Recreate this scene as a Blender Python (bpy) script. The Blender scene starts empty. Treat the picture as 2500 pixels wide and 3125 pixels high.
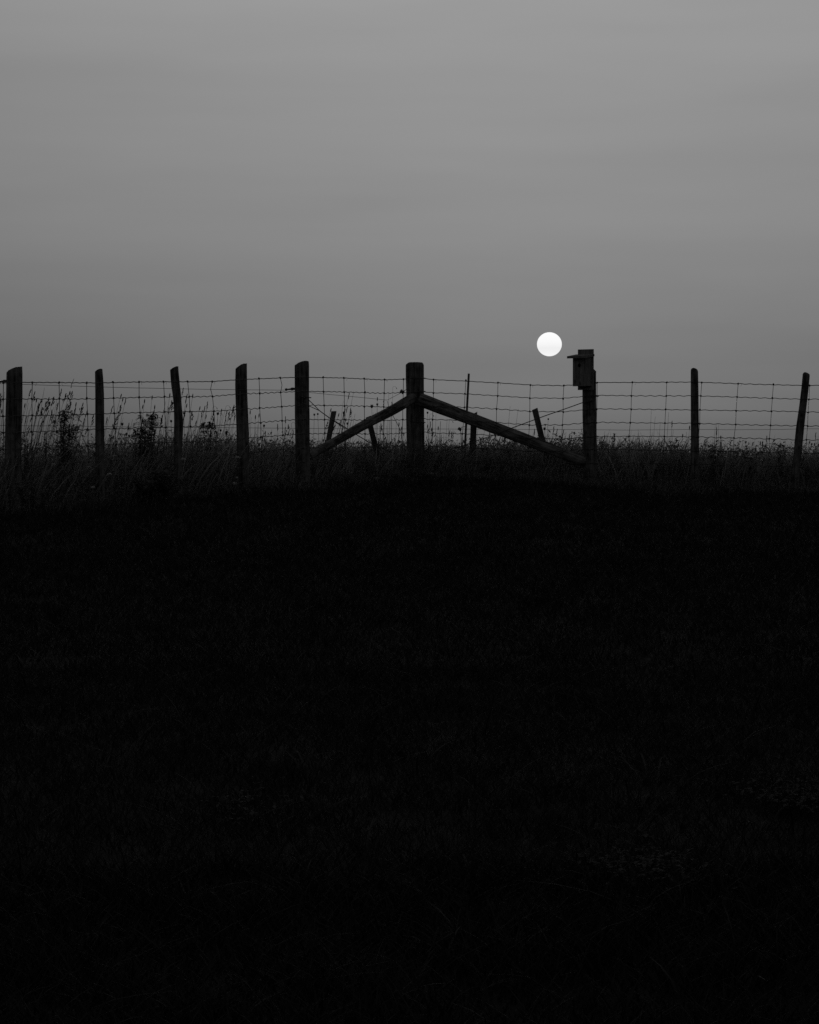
import bpy, math, random
import numpy as np
from mathutils import Vector, Matrix, noise

random.seed(7)
rng = np.random.default_rng(7)
S = bpy.context.scene
R = math.radians

# ------------------------------------------------------------------ camera
F = 8136.0                 # focal length in photograph pixels (sun disc = 0.53 degrees)
CX, CY, YH = 1250.0, 1562.5, 1410.0     # picture centre and eye level in photograph pixels
EYE = 1.6
TILT = math.atan((CY - YH) / F)
cam = bpy.data.cameras.new('camera')
cam.sensor_fit = 'VERTICAL'
cam.sensor_height = 36.0
cam.lens = 36.0 * F / 3125.0
cam.clip_start = 0.1
cam.clip_end = 20000
cam_o = bpy.data.objects.new('camera', cam)
cam_o.location = (0, 0, EYE)
cam_o.rotation_euler = (math.pi / 2 - TILT, 0, 0)
S.collection.objects.link(cam_o)
S.camera = cam_o

SUN_PX = (1676.5, 1051.5)
SUN_AZ = math.atan((SUN_PX[0] - CX) / F)            # to the right of +Y
SUN_EL = math.atan((YH - SUN_PX[1]) / F)

# ------------------------------------------------------------------ sky
W = bpy.data.worlds.new('World')
S.world = W
W.use_nodes = True
nt = W.node_tree
N, L = nt.nodes, nt.links


def nd(tree, kind, **kw):
    n = tree.nodes.new(kind)
    for k, v in kw.items():
        setattr(n, k, v)
    return n


def mth(tree, op, a, b=None, c=None):
    n = tree.nodes.new('ShaderNodeMath')
    n.operation = op
    for i, v in enumerate((a, b, c)):
        if v is None:
            continue
        if isinstance(v, (int, float)):
            n.inputs[i].default_value = v
        else:
            tree.links.new(v, n.inputs[i])
    return n.outputs[0]


sky = nd(nt, 'ShaderNodeTexSky', sky_type='NISHITA', sun_disc=False)
sky.sun_elevation = SUN_EL
sky.sun_rotation = SUN_AZ
sky.air_density = 1.0
sky.dust_density = 5.0
sky.ozone_density = 1.0
sky.altitude = 0
bw = nd(nt, 'ShaderNodeRGBToBW')
L.new(sky.outputs[0], bw.inputs[0])
base = mth(nt, 'DIVIDE', bw.outputs[0], mth(nt, 'ADD', bw.outputs[0], 4.0))     # film shoulder: bright sky compressed, dark sky linear
tc = nd(nt, 'ShaderNodeTexCoord')
sep = nd(nt, 'ShaderNodeSeparateXYZ')
L.new(tc.outputs['Generated'], sep.inputs[0])
el = mth(nt, 'ARCSINE', sep.outputs[2])
# thick evening haze near the ground: evens out and dims the lowest degrees of sky
ramp = nd(nt, 'ShaderNodeFloatCurve')
cv = ramp.mapping.curves[0]
HAZE = [(-90, 1.0), (-2, 1.0), (0, 1.0), (.8, .59), (1.7, .43), (2.4, .396), (3.2, .402), (4.4, .42), (5.7, .452), (7.8, .508), (9.5, .572), (12, .60), (90, .60)]
ramp.mapping.use_clip = False
toU = lambda d: (d + 90.0) / 180.0
pts = [(toU(d), v) for d, v in HAZE]
cv.points[0].location = pts[0]
cv.points[1].location = pts[-1]
for p in pts[1:-1]:
    cv.points.new(*p)
for p in cv.points:
    p.handle_type = 'VECTOR'
ramp.mapping.update()
u = mth(nt, 'MULTIPLY_ADD', el, 1.0 / math.pi, 0.5)
L.new(u, ramp.inputs['Value'])
# faint long cloud streaks
mp = nd(nt, 'ShaderNodeMapping')
mp.inputs['Rotation'].default_value = (0, R(7), 0)
mp.inputs['Scale'].default_value = (2.2, 2.2, 17)
L.new(tc.outputs['Generated'], mp.inputs[0])
nz = nd(nt, 'ShaderNodeTexNoise')
nz.inputs['Scale'].default_value = 2.3
nz.inputs['Detail'].default_value = 3
L.new(mp.outputs[0], nz.inputs['Vector'])
streak = mth(nt, 'MULTIPLY_ADD', nz.outputs[0], 0.24, 0.88)
lum = mth(nt, 'MULTIPLY', mth(nt, 'MULTIPLY', base, mth(nt, 'MULTIPLY', ramp.outputs[0], 5.0)), streak)
bg = N['Background']
L.new(lum, bg.inputs['Color'])
bg.inputs['Strength'].default_value = 0.15

# ------------------------------------------------------------------ sun lamp (dimmed by haze at dusk)
sl = bpy.data.lights.new('sun_lamp', 'SUN')
sl.energy = 2.5
sl.angle = R(0.53)
slo = bpy.data.objects.new('sun_lamp', sl)
S.collection.objects.link(slo)
sun_dir = Vector((math.sin(SUN_AZ) * math.cos(SUN_EL), math.cos(SUN_AZ) * math.cos(SUN_EL), math.sin(SUN_EL)))
slo.rotation_euler = sun_dir.to_track_quat('Z', 'Y').to_euler()
slo.location = (0, 0, 30)

S.view_settings.view_transform = 'Standard'
S.view_settings.look = 'None'
S.view_settings.gamma = 1.0
S.view_settings.use_curve_mapping = False
S.view_settings.exposure = 0.0
S.render.engine = 'CYCLES'
S.cycles.use_denoising = False
S.cycles.max_bounces = 5
S.cycles.transparent_max_bounces = 4
S.cycles.sample_clamp_indirect = 2.0


# ------------------------------------------------------------------ helpers
def at(px, py, Y):
    """point at ground distance Y seen at photograph pixel (px, py)"""
    c, s = math.cos(TILT), math.sin(TILT)
    a, b = (px - CX) / F, -(py - CY) / F
    d = Vector((a, c + b * s, -s + b * c))
    t = Y / d.y
    return Vector((d.x * t, Y, EYE + d.z * t))


def sstep(a, b, x):
    t = np.clip((x - a) / (b - a), 0, 1)
    return t * t * (3 - 2 * t)


def hgt(x, y):
    """terrain height, numpy or float"""
    x = np.asarray(x, float)
    y = np.asarray(y, float)
    yy = np.clip(y, -200, 30.5)
    z = 0.0457 * yy
    t = np.clip(y - 30.5, 0, 7.0)
    z = z + 0.0457 * t - 0.05 * t * t / 14.0 * 1.35          # rounding over the crest
    z = z - 0.0175 * np.clip(y - 37.5, 0, 400)
    f = np.clip(y / 31.0, 0, 1.6) ** 2
    z = z - 0.17 * (1 - np.exp(-(x / 2.6) ** 2)) * np.where(x > 0, 1.0, 0.3) * f
    z = z - 0.012 * np.clip(np.abs(x) - 8, 0, 300)
    z = z + 0.012 * np.sin(1.3 * x + .7) * np.sin(.9 * y + .4) + 0.006 * np.sin(3.1 * x + .35 * y) * np.cos(2.3 * y - x)
    return z


def gz(x, y):
    return float(hgt(x, y))


def tag(o, label=None, cat=None, group=None, kind=None):
    if label:
        o['label'] = label
    if cat:
        o['category'] = cat
    if group:
        o['group'] = group
    if kind:
        o['kind'] = kind
    return o


def link(o):
    S.collection.objects.link(o)
    return o


def empty(name, loc):
    o = bpy.data.objects.new(name, None)
    o.empty_display_size = 0.1
    o.location = loc
    return link(o)


class MB:
    """collects faces, then becomes one mesh object"""

    def __init__(s):
        s.v, s.f = [], []

    def add(s, vs, fs):
        n = len(s.v)
        s.v += [tuple(p) for p in vs]
        s.f += [tuple(i + n for i in f) for f in fs]

    def tube(s, pts, rad, sides=5, cap=True):
        pts = [Vector(p) for p in pts]
        n = len(pts)
        rs = rad if isinstance(rad, (list, tuple)) else [rad] * n
        vs, fs = [], []
        ref = Vector((0.31, 0.2, 1)).normalized()
        for i, p in enumerate(pts):
            t = (pts[min(i + 1, n - 1)] - pts[max(i - 1, 0)]).normalized()
            a = t.cross(ref)
            if a.length < .05:
                a = t.cross(Vector((1, 0, 0)))
            a.normalize()
            b = t.cross(a)
            for k in range(sides):
                an = 2 * math.pi * k / sides
                vs.append(p + (a * math.cos(an) + b * math.sin(an)) * rs[i])
        for i in range(n - 1):
            for k in range(sides):
                k2 = (k + 1) % sides
                fs.append((i * sides + k, i * sides + k2, (i + 1) * sides + k2, (i + 1) * sides + k))
        if cap:
            fs.append(tuple(range(sides - 1, -1, -1)))
            fs.append(tuple((n - 1) * sides + k for k in range(sides)))
        s.add(vs, fs)

    def blob(s, c, r, axis=None, ln=1.0, sides=6):
        """small spindle of half length r*ln along axis"""
        c = Vector(c)
        ax = Vector(axis).normalized() if axis is not None else Vector((0, 0, 1))
        a = ax.cross(Vector((.3, .9, .1))).normalized()
        b = ax.cross(a)
        vs = [c - ax * r * ln]
        for h, q in ((-.5, .85), (.15, 1.0), (.65, .7)):
            for k in range(sides):
                an = 2 * math.pi * k / sides
                vs.append(c + ax * r * ln * h + (a * math.cos(an) + b * math.sin(an)) * r * q)
        vs.append(c + ax * r * ln)
        fs = []
        for k in range(sides):
            k2 = (k + 1) % sides
            fs.append((0, 1 + k2, 1 + k))
            for j in (0, 1):
                o = 1 + j * sides
                fs.append((o + k, o + k2, o + sides + k2, o + sides + k))
            o = 1 + 2 * sides
            fs.append((o + k, o + k2, 1 + 3 * sides))
        s.add(vs, fs)

    def leaf(s, p, d, ln, w, up=Vector((0, 0, 1)), droop=0.25):
        d = Vector(d).normalized()
        sd = d.cross(up)
        if sd.length < .05:
            sd = Vector((1, 0, 0))
        sd.normalize()
        nn = sd.cross(d).normalized()
        p = Vector(p)
        m1 = p + d * ln * .35
        m2 = p + d * ln * .72 - Vector((0, 0, 1)) * ln * droop * .4
        tip = p + d * ln - Vector((0, 0, 1)) * ln * droop
        vs = [p, m1 + sd * w * .5 + nn * w * .12, m1, m1 - sd * w * .5 + nn * w * .12,
              m2 + sd * w * .38 + nn * w * .1, m2, m2 - sd * w * .38 + nn * w * .1, tip]
        fs = [(0, 2, 1), (0, 3, 2), (1, 2, 5, 4), (2, 3, 6, 5), (4, 5, 7), (5, 6, 7)]
        s.add(vs, fs)

    def box(s, mat, sx, sy, sz, bev=0.0):
        """box with chamfered vertical edges, placed by a 4x4 matrix"""
        b = bev
        prof = [(-sx / 2 + b, -sy / 2), (sx / 2 - b, -sy / 2), (sx / 2, -sy / 2 + b), (sx / 2, sy / 2 - b),
                (sx / 2 - b, sy / 2), (-sx / 2 + b, sy / 2), (-sx / 2, sy / 2 - b), (-sx / 2, -sy / 2 + b)] if b else \
            [(-sx / 2, -sy / 2), (sx / 2, -sy / 2), (sx / 2, sy / 2), (-sx / 2, sy / 2)]
        n = len(prof)
        vs = [mat @ Vector((x, y, -sz / 2)) for x, y in prof] + [mat @ Vector((x, y, sz / 2)) for x, y in prof]
        fs = [tuple(range(n - 1, -1, -1)), tuple(range(n, 2 * n))]
        fs += [(k, (k + 1) % n, n + (k + 1) % n, n + k) for k in range(n)]
        s.add(vs, fs)

    def build(s, name, mat, parent=None, origin=None, smooth=False):
        o = Vector(origin) if origin is not None else (parent.matrix_basis.translation if parent is not None else Vector((0, 0, 0)))
        me = bpy.data.meshes.new(name)
        me.from_pydata([(p[0] - o.x, p[1] - o.y, p[2] - o.z) for p in s.v], [], s.f)
        me.materials.append(mat)
        if smooth:
            me.polygons.foreach_set('use_smooth', [True] * len(me.polygons))
        me.update()
        ob = bpy.data.objects.new(name, me)
        link(ob)
        if parent is not None:
            ob.parent = parent
        else:
            ob.location = o
        return ob


def np_mesh(name, V, faces, mat, smooth=False):
    """faces: list of (n,k) int arrays"""
    me = bpy.data.meshes.new(name)
    me.vertices.add(len(V))
    me.vertices.foreach_set('co', np.asarray(V, np.float32).ravel())
    li = np.concatenate([f.ravel() for f in faces]).astype(np.int32)
    tot = np.concatenate([np.full(len(f), f.shape[1], np.int32) for f in faces])
    st = np.concatenate([[0], np.cumsum(tot)[:-1]]).astype(np.int32)
    me.loops.add(len(li))
    me.loops.foreach_set('vertex_index', li)
    me.polygons.add(len(tot))
    me.polygons.foreach_set('loop_start', st)
    me.polygons.foreach_set('loop_total', tot)
    if smooth:
        me.polygons.foreach_set('use_smooth', np.ones(len(tot), bool))
    me.materials.append(mat)
    me.update(calc_edges=True)
    return link(bpy.data.objects.new(name, me))


# ------------------------------------------------------------------ materials (the photograph is black and white)
def grey(v):
    return (v, v, v, 1)


def mat_new(name, rough=0.85, spec=0.3):
    m = bpy.data.materials.new(name)
    m.use_nodes = True
    b = m.node_tree.nodes['Principled BSDF']
    b.inputs['Roughness'].default_value = rough
    b.inputs['Specular IOR Level'].default_value = spec
    return m, m.node_tree, b


def wood(name, lo, hi, axis_scale=(38, 38, 2.2), bump=0.5):
    m, t, b = mat_new(name, 0.9, 0.2)
    tcn = nd(t, 'ShaderNodeTexCoord')
    mpn = nd(t, 'ShaderNodeMapping')
    mpn.inputs['Scale'].default_value = axis_scale
    t.links.new(tcn.outputs['Object'], mpn.inputs[0])
    g = nd(t, 'ShaderNodeTexNoise')
    g.inputs['Scale'].default_value = 1.0
    g.inputs['Detail'].default_value = 6
    g.inputs['Roughness'].default_value = .7
    t.links.new(mpn.outputs[0], g.inputs['Vector'])
    blot = nd(t, 'ShaderNodeTexNoise')
    blot.inputs['Scale'].default_value = 9
    blot.inputs['Detail'].default_value = 4
    t.links.new(tcn.outputs['Object'], blot.inputs['Vector'])
    v = mth(t, 'ADD', mth(t, 'MULTIPLY', g.outputs[0], .65), mth(t, 'MULTIPLY', blot.outputs[0], .35))
    cr = nd(t, 'ShaderNodeValToRGB')
    cr.color_ramp.elements[0].position = .40
    cr.color_ramp.elements[0].color = grey(lo)
    cr.color_ramp.elements[1].position = .62
    cr.color_ramp.elements[1].color = grey(hi)
    t.links.new(v, cr.inputs[0])
    # knots
    vor = nd(t, 'ShaderNodeTexVoronoi')
    vor.inputs['Scale'].default_value = 4.5
    mpk = nd(t, 'ShaderNodeMapping')
    mpk.inputs['Scale'].default_value = (1.6, 1.6, 1.0)
    t.links.new(tcn.outputs['Object'], mpk.inputs[0])
    t.links.new(mpk.outputs[0], vor.inputs['Vector'])
    kn = nd(t, 'ShaderNodeMapRange')
    kn.inputs[1].default_value = .06
    kn.inputs[2].default_value = .16
    kn.inputs[3].default_value = .35
    kn.inputs[4].default_value = 1.0
    t.links.new(vor.outputs['Distance'], kn.inputs[0])
    mx = nd(t, 'ShaderNodeMix', data_type='RGBA', blend_type='MULTIPLY')
    mx.inputs[0].default_value = 1
    t.links.new(cr.outputs[0], mx.inputs[6])
    t.links.new(kn.outputs[0], mx.inputs[7])
    t.links.new(mx.outputs[2], b.inputs['Base Color'])
    bm = nd(t, 'ShaderNodeBump')
    bm.inputs['Strength'].default_value = bump
    bm.inputs['Distance'].default_value = .012
    t.links.new(g.outputs[0], bm.inputs['Height'])
    t.links.new(bm.outputs[0], b.inputs['Normal'])
    return m


def foliage(name, lo, hi, trans=0.25, scale=3.0, rough=.7):
    m, t, b = mat_new(name, rough, 0.25)
    geo = nd(t, 'ShaderNodeNewGeometry')
    nz_ = nd(t, 'ShaderNodeTexNoise')
    nz_.inputs['Scale'].default_value = scale
    nz_.inputs['Detail'].default_value = 2
    tcn = nd(t, 'ShaderNodeTexCoord')
    t.links.new(tcn.outputs['Object'], nz_.inputs['Vector'])
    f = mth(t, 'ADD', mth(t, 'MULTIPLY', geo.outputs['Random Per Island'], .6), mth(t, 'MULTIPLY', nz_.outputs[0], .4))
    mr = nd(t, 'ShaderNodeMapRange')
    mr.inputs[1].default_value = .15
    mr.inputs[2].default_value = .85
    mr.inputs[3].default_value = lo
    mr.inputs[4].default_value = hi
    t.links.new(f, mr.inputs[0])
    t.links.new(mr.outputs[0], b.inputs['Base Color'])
    if trans:
        tr = nd(t, 'ShaderNodeBsdfTranslucent')
        t.links.new(mr.outputs[0], tr.inputs[0])
        ms = nd(t, 'ShaderNodeMixShader')
        ms.inputs[0].default_value = trans
        t.links.new(b.outputs[0], ms.inputs[1])
        t.links.new(tr.outputs[0], ms.inputs[2])
        t.links.new(ms.outputs[0], t.nodes['Material Output'].inputs[0])
    return m


M = {}
M['post'] = wood('weathered_wood', .025, .24)
M['brace'] = wood('debarked_log', .03, .32)
M['board'] = wood('birdhouse_wood', .12, .33, (60, 60, 3))
M['stake'] = wood('stake_wood', .06, .2)
m, t, b = mat_new('wire_steel', .6, .4)
b.inputs['Base Color'].default_value = grey(.10)
b.inputs['Metallic'].default_value = .6
wn = nd(t, 'ShaderNodeTexNoise')
wn.inputs['Scale'].default_value = 25
wr = nd(t, 'ShaderNodeMapRange')
wr.inputs[3].default_value = .06
wr.inputs[4].default_value = .2
t.links.new(wn.outputs[0], wr.inputs[0])
t.links.new(wr.outputs[0], b.inputs['Base Color'])
M['wire'] = m
m, t, b = mat_new('dark_plastic', .5, .4)
wn = nd(t, 'ShaderNodeTexNoise')
wn.inputs['Scale'].default_value = 40
wr = nd(t, 'ShaderNodeMapRange')
wr.inputs[3].default_value = .05
wr.inputs[4].default_value = .12
t.links.new(wn.outputs[0], wr.inputs[0])
t.links.new(wr.outputs[0], b.inputs['Base Color'])
M['plastic'] = m
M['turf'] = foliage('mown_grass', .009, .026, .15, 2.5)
M['meadow'] = foliage('meadow_grass', .14, .50, .5, 4.0)
M['verge'] = foliage('verge_grass', .05, .24, .4, 4.0)
M['forb'] = foliage('forb_leaf', .05, .26, .45, 5.0)
M['straw'] = foliage('dry_straw', .07, .16, .15, 3.0, .8)
M['seed'] = foliage('seed_head', .05, .12, .1, 8.0, .9)
M['petal'] = foliage('white_petal', .65, .85, .3, 8.0, .8)
M['pale_leaf'] = foliage('pale_leaf', .035, .11, .2, 5.0, .8)

m, t, b = mat_new('soil', .95, .1)
tcn = nd(t, 'ShaderNodeTexCoord')
sn = nd(t, 'ShaderNodeTexNoise')
sn.inputs['Scale'].default_value = 6
sn.inputs['Detail'].default_value = 8
t.links.new(tcn.outputs['Object'], sn.inputs['Vector'])
sr = nd(t, 'ShaderNodeMapRange')
sr.inputs[1].default_value = .3
sr.inputs[2].default_value = .7
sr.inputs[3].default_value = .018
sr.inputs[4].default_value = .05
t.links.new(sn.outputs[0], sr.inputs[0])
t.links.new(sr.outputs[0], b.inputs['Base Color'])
sb = nd(t, 'ShaderNodeBump')
sb.inputs['Strength'].default_value = .8
sb.inputs['Distance'].default_value = .03
t.links.new(sn.outputs[0], sb.inputs['Height'])
t.links.new(sb.outputs[0], b.inputs['Normal'])
M['soil'] = m

# ------------------------------------------------------------------ the sun itself
D = 6000.0
dist = D / math.cos(SUN_EL)
sun_c = sun_dir * dist + Vector((0, 0, EYE))
rad = 37.8 / F * dist
m = bpy.data.materials.new('sun_glow')
m.use_nodes = True
t = m.node_tree
t.nodes.remove(t.nodes['Principled BSDF'])
em = nd(t, 'ShaderNodeEmission')
tcn = nd(t, 'ShaderNodeTexCoord')
sp = nd(t, 'ShaderNodeSeparateXYZ')
t.links.new(tcn.outputs['Object'], sp.inputs[0])
cr = nd(t, 'ShaderNodeValToRGB')
e = cr.color_ramp.elements
e[0].position = 0.0
e[0].color = grey(.93)
e[1].position = 1.0
e[1].color = grey(1.0)
for ps, v in ((.18, .88), (.33, .86), (.45, .91), (.6, .95)):
    q = e.new(ps)
    q.color = grey(v)
t.links.new(mth(t, 'MULTIPLY_ADD', sp.outputs[2], .5 / rad, .5), cr.inputs[0])
t.links.new(cr.outputs[0], em.inputs[0])
em.inputs[1].default_value = 1.0
t.links.new(em.outputs[0], t.nodes['Material Output'].inputs[0])
m.cycles.emission_sampling = 'NONE'
mb = MB()
seg, rings = 64, 32
vs = [(0, 0, rad)]
for i in range(1, rings):
    a = math.pi * i / rings
    for k in range(seg):
        p = 2 * math.pi * k / seg
        vs.append((rad * math.sin(a) * math.cos(p), rad * math.sin(a) * math.sin(p), rad * math.cos(a)))
vs.append((0, 0, -rad))
fs = [(0, 1 + k, 1 + (k + 1) % seg) for k in range(seg)]
for i in range(rings - 2):
    for k in range(seg):
        o = 1 + i * seg
        fs.append((o + k, o + seg + k, o + seg + (k + 1) % seg, o + (k + 1) % seg))
o = 1 + (rings - 2) * seg
fs += [(o + k, len(vs) - 1, o + (k + 1) % seg) for k in range(seg)]
mb.add(vs, fs)
sun = mb.build('setting_sun', m, smooth=True)
sun.location = sun_c
sun.scale = (1, 1, .965)
tag(sun, 'round white setting sun low in the grey sky beside the birdhouse', 'sun')

# ------------------------------------------------------------------ ground
gx = np.unique(np.concatenate([np.linspace(-9, 9, 91), np.sign(np.linspace(-1, 1, 41)) * 9 + np.linspace(-1, 1, 41) ** 3 * 5000]))
gy = np.unique(np.concatenate([np.linspace(-60, 0, 13), np.linspace(0, 45, 151), 45 + np.linspace(0, 1, 40) ** 3 * 8000]))
GX, GY = np.meshgrid(gx, gy, indexing='ij')
GZ = hgt(GX, GY)
nx, ny = len(gx), len(gy)
idx = np.arange(nx * ny).reshape(nx, ny)
quads = np.stack([idx[:-1, :-1], idx[1:, :-1], idx[1:, 1:], idx[:-1, 1:]], -1).reshape(-1, 4)
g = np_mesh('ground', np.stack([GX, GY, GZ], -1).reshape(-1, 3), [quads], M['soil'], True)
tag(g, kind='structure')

# ------------------------------------------------------------------ fence geometry (two straight runs that meet at the corner post)
LA = Vector((at(44, YH, 25.5).x, 25.5))
LB = Vector((at(1268, YH, 31.6).x, 31.6))
RA = Vector((at(1268, YH, 31.6).x, 31.6))
RB = Vector((at(2450, YH, 30.95).x, 30.95))


def on_line(px, A, B):
    """ground point of a fence run seen at column px"""
    k = (px - CX) / F
    d = B - A
    s = (k * A.y - A.x) / (d.x - k * d.y)
    return A + d * s


def run_of(px):
    return (LA, LB) if px < 1268 else (RA, RB)


def depth(px):
    return on_line(px, *run_of(px)).y


nL = Vector(((LB - LA).y, -(LB - LA).x)).normalized()      # towards the camera
nR = Vector(((RB - RA).y, -(RB - RA).x)).normalized()


def fence_post(name, rows, top, label, cat='fence post', group='wooden posts of the wire fence', mat='post', base_extra=.35, sides=22, seed=0, back=0.0, flat=1.0):
    """rows: (y, x left, x right) edges in the picture; top: outline of the sawn top"""
    pm = 0.5 * (rows[0][1] + rows[0][2])
    Yw = depth(pm)
    n = nL if pm < 1268 else nR
    rmax = max((r[2] - r[1]) for r in rows) / 2 * Yw / F
    Yc = Yw - (rmax + back) / (n.x * (pm - CX) / F + n.y)
    ring = []
    for y, xl, xr in rows:
        a, b2 = at(xl, y, Yc), at(xr, y, Yc)
        ring.append(((a.x + b2.x) / 2, a.z, (b2.x - a.x) / 2))
    zb = ring[-1][1]
    gx_ = ring[-1][0]
    gb = gz(gx_, Yc)
    lean = (ring[-1][0] - ring[-2][0]) / (ring[-1][1] - ring[-2][1] + 1e-9)
    zend = min(zb, gb) - base_extra
    ring.append((ring[-1][0] + lean * (zend - zb), zend, ring[-1][2] * 1.04))
    zs = np.array([r[1] for r in ring])[::-1]
    xs = np.array([r[0] for r in ring])[::-1]
    rs = np.array([r[2] for r in ring])[::-1]
    tx = np.array([at(p[0], p[1], Yc).x for p in top])
    tz = np.array([at(p[0], p[1], Yc).z for p in top])
    zt0 = tz.min()
    lev = np.concatenate([np.linspace(zend, zt0 - .06, 30), [zt0 - .03, zt0 - .008]])
    org = Vector((gx_, Yc, gb))
    rnd = random.Random(seed)
    ph = [rnd.uniform(0, 6.28) for _ in range(8)]
    mb = MB()
    vs = []

    def wob(th, z):
        v = .030 * math.sin(2 * th + ph[0] + z * .8) + .022 * math.sin(3 * th + ph[1] - z) + .014 * math.sin(7 * th + ph[2] + .7 * z)
        v += .03 * noise.noise(Vector((math.cos(th) * 2 + seed, math.sin(th) * 2, z * 4)))
        gr = abs(math.sin(5.5 * th + ph[3] + .5 * math.sin(2.1 * z)))
        v -= .05 * max(0, .18 - gr) / .18
        return 1 + v

    for z in lev:
        cx_, r_ = np.interp(z, zs, xs), np.interp(z, zs, rs)
        for k in range(sides):
            th = 2 * math.pi * k / sides
            q = r_ * wob(th, z)
            # keep the outline true in the picture
            vs.append((cx_ + r_ * math.cos(th) * (1 + (wob(th, z) - 1) * .6), Yc + q * math.sin(th) * flat, z))
    cx_, r_ = np.interp(zt0, zs, xs), np.interp(zt0, zs, rs)
    for f_, drop in ((.97, .0), (.85, -.001), (.5, .002)):
        for k in range(sides):
            th = 2 * math.pi * k / sides
            x = cx_ + r_ * f_ * math.cos(th)
            y = Yc + r_ * f_ * math.sin(th) * flat
            vs.append((x, y, float(np.interp(x, tx, tz)) + drop + .12 * r_ * f_ * math.sin(th) * 0.5 + .004 * noise.noise(Vector((x * 60, y * 60, seed)))))
    vs.append((cx_, Yc, float(np.interp(cx_, tx, tz))))
    nl = len(lev) + 3
    fs = [tuple(range(sides - 1, -1, -1))]
    for i in range(nl - 1):
        for k in range(sides):
            k2 = (k + 1) % sides
            fs.append((i * sides + k, i * sides + k2, (i + 1) * sides + k2, (i + 1) * sides + k))
    c = len(vs) - 1
    for k in range(sides):
        fs.append(((nl - 1) * sides + k, (nl - 1) * sides + (k + 1) % sides, c))
    mb.add(vs, fs)
    o = mb.build(name, M[mat], origin=org, smooth=False)
    tag(o, label, cat, group)
    return o, Yc, rmax


PG = 'wooden posts of the wire fence'
P = {}
P[1] = fence_post('fence_post', [(1130, 20, 69), (1200, 19, 69), (1320, 16, 66.5), (1500, 13, 65), (1540, 12, 65)],
                  [(20, 1137), (30, 1129), (45, 1122), (60, 1119), (69, 1119)],
                  'thick grey wooden fence post with slanted curved top, leftmost of the row', seed=1)
P[2] = fence_post('fence_post', [(1130, 290, 313), (1160, 290.5, 316), (1200, 291, 318), (1380, 291, 319), (1500, 292, 319.5)],
                  [(290, 1134), (297, 1129), (304, 1126), (310, 1125), (313.5, 1127)],
                  'slim wooden fence post with slanted top, second from the left', seed=2)
P[3] = fence_post('fence_post', [(1128, 519, 545), (1160, 521, 548), (1180, 523, 550), (1205, 527, 553), (1240, 530.5, 555), (1290, 531.5, 560), (1320, 531, 559), (1380, 531, 555), (1480, 533, 556)],
                  [(519, 1129), (528, 1123), (539, 1118), (545.5, 1118)],
                  'crooked wooden fence post bent halfway up, third from the left', seed=3)
P[4] = fence_post('fence_post', [(1122, 719, 754.5), (1180, 718, 755), (1240, 720, 757), (1310, 722, 760), (1360, 723, 761), (1400, 724, 761), (1460, 725, 761)],
                  [(719, 1125), (727, 1119), (736, 1113), (745, 1110), (754.5, 1109)],
                  'straight wooden fence post with steep slanted top, fourth from the left', seed=4)
P[5] = fence_post('fence_post', [(1115, 899, 943.5), (1200, 899, 943.5), (1260, 899.5, 945), (1340, 900.5, 946), (1460, 903, 948)],
                  [(899, 1115), (910, 1108), (922, 1103), (934, 1101), (941, 1102.5), (943.5, 1105)],
                  'thick round-topped wooden fence post at the low end of the left brace', seed=5)
P[6] = fence_post('corner_post', [(1112, 1238.5, 1293.5), (1200, 1240, 1294), (1260, 1240, 1295), (1340, 1241, 1296), (1425, 1242, 1297)],
                  [(1238.5, 1113), (1243, 1109), (1248, 1106), (1270, 1105.5), (1289, 1106), (1292, 1110), (1293.5, 1113)],
                  'stout wooden corner post with chamfered flat top where both diagonal braces meet', cat='corner post', seed=6, back=.08)
P[7] = fence_post('fence_post', [(1130, 1777, 1820.5), (1180, 1777.5, 1820.5), (1260, 1778, 1821), (1400, 1781, 1823), (1470, 1783, 1824)],
                  [(1777, 1133), (1784, 1126), (1795, 1122), (1806, 1123), (1814, 1128), (1820.5, 1135)],
                  'wooden fence post carrying the birdhouse', seed=7)
P[8] = fence_post('fence_post', [(1132, 2108, 2130.5), (1200, 2108, 2132), (1300, 2108.5, 2133), (1400, 2108.5, 2134.5), (1480, 2109, 2136)],
                  [(2108, 1131), (2110, 1126), (2115, 1123), (2121, 1124), (2127, 1127), (2130.5, 1133)],
                  'slim upright wooden fence post with rounded top right of the birdhouse', seed=8)
P[9] = fence_post('fence_post', [(1144, 2449.5, 2472), (1180, 2446, 2469), (1240, 2439, 2462), (1303, 2429.5, 2455), (1400, 2420, 2445), (1490, 2411, 2438)],
                  [(2449.5, 1144), (2452, 1139), (2457, 1136), (2465, 1139), (2470, 1142), (2472, 1147)],
                  'leaning wooden fence post with rounded top, rightmost of the row', seed=9)

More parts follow.
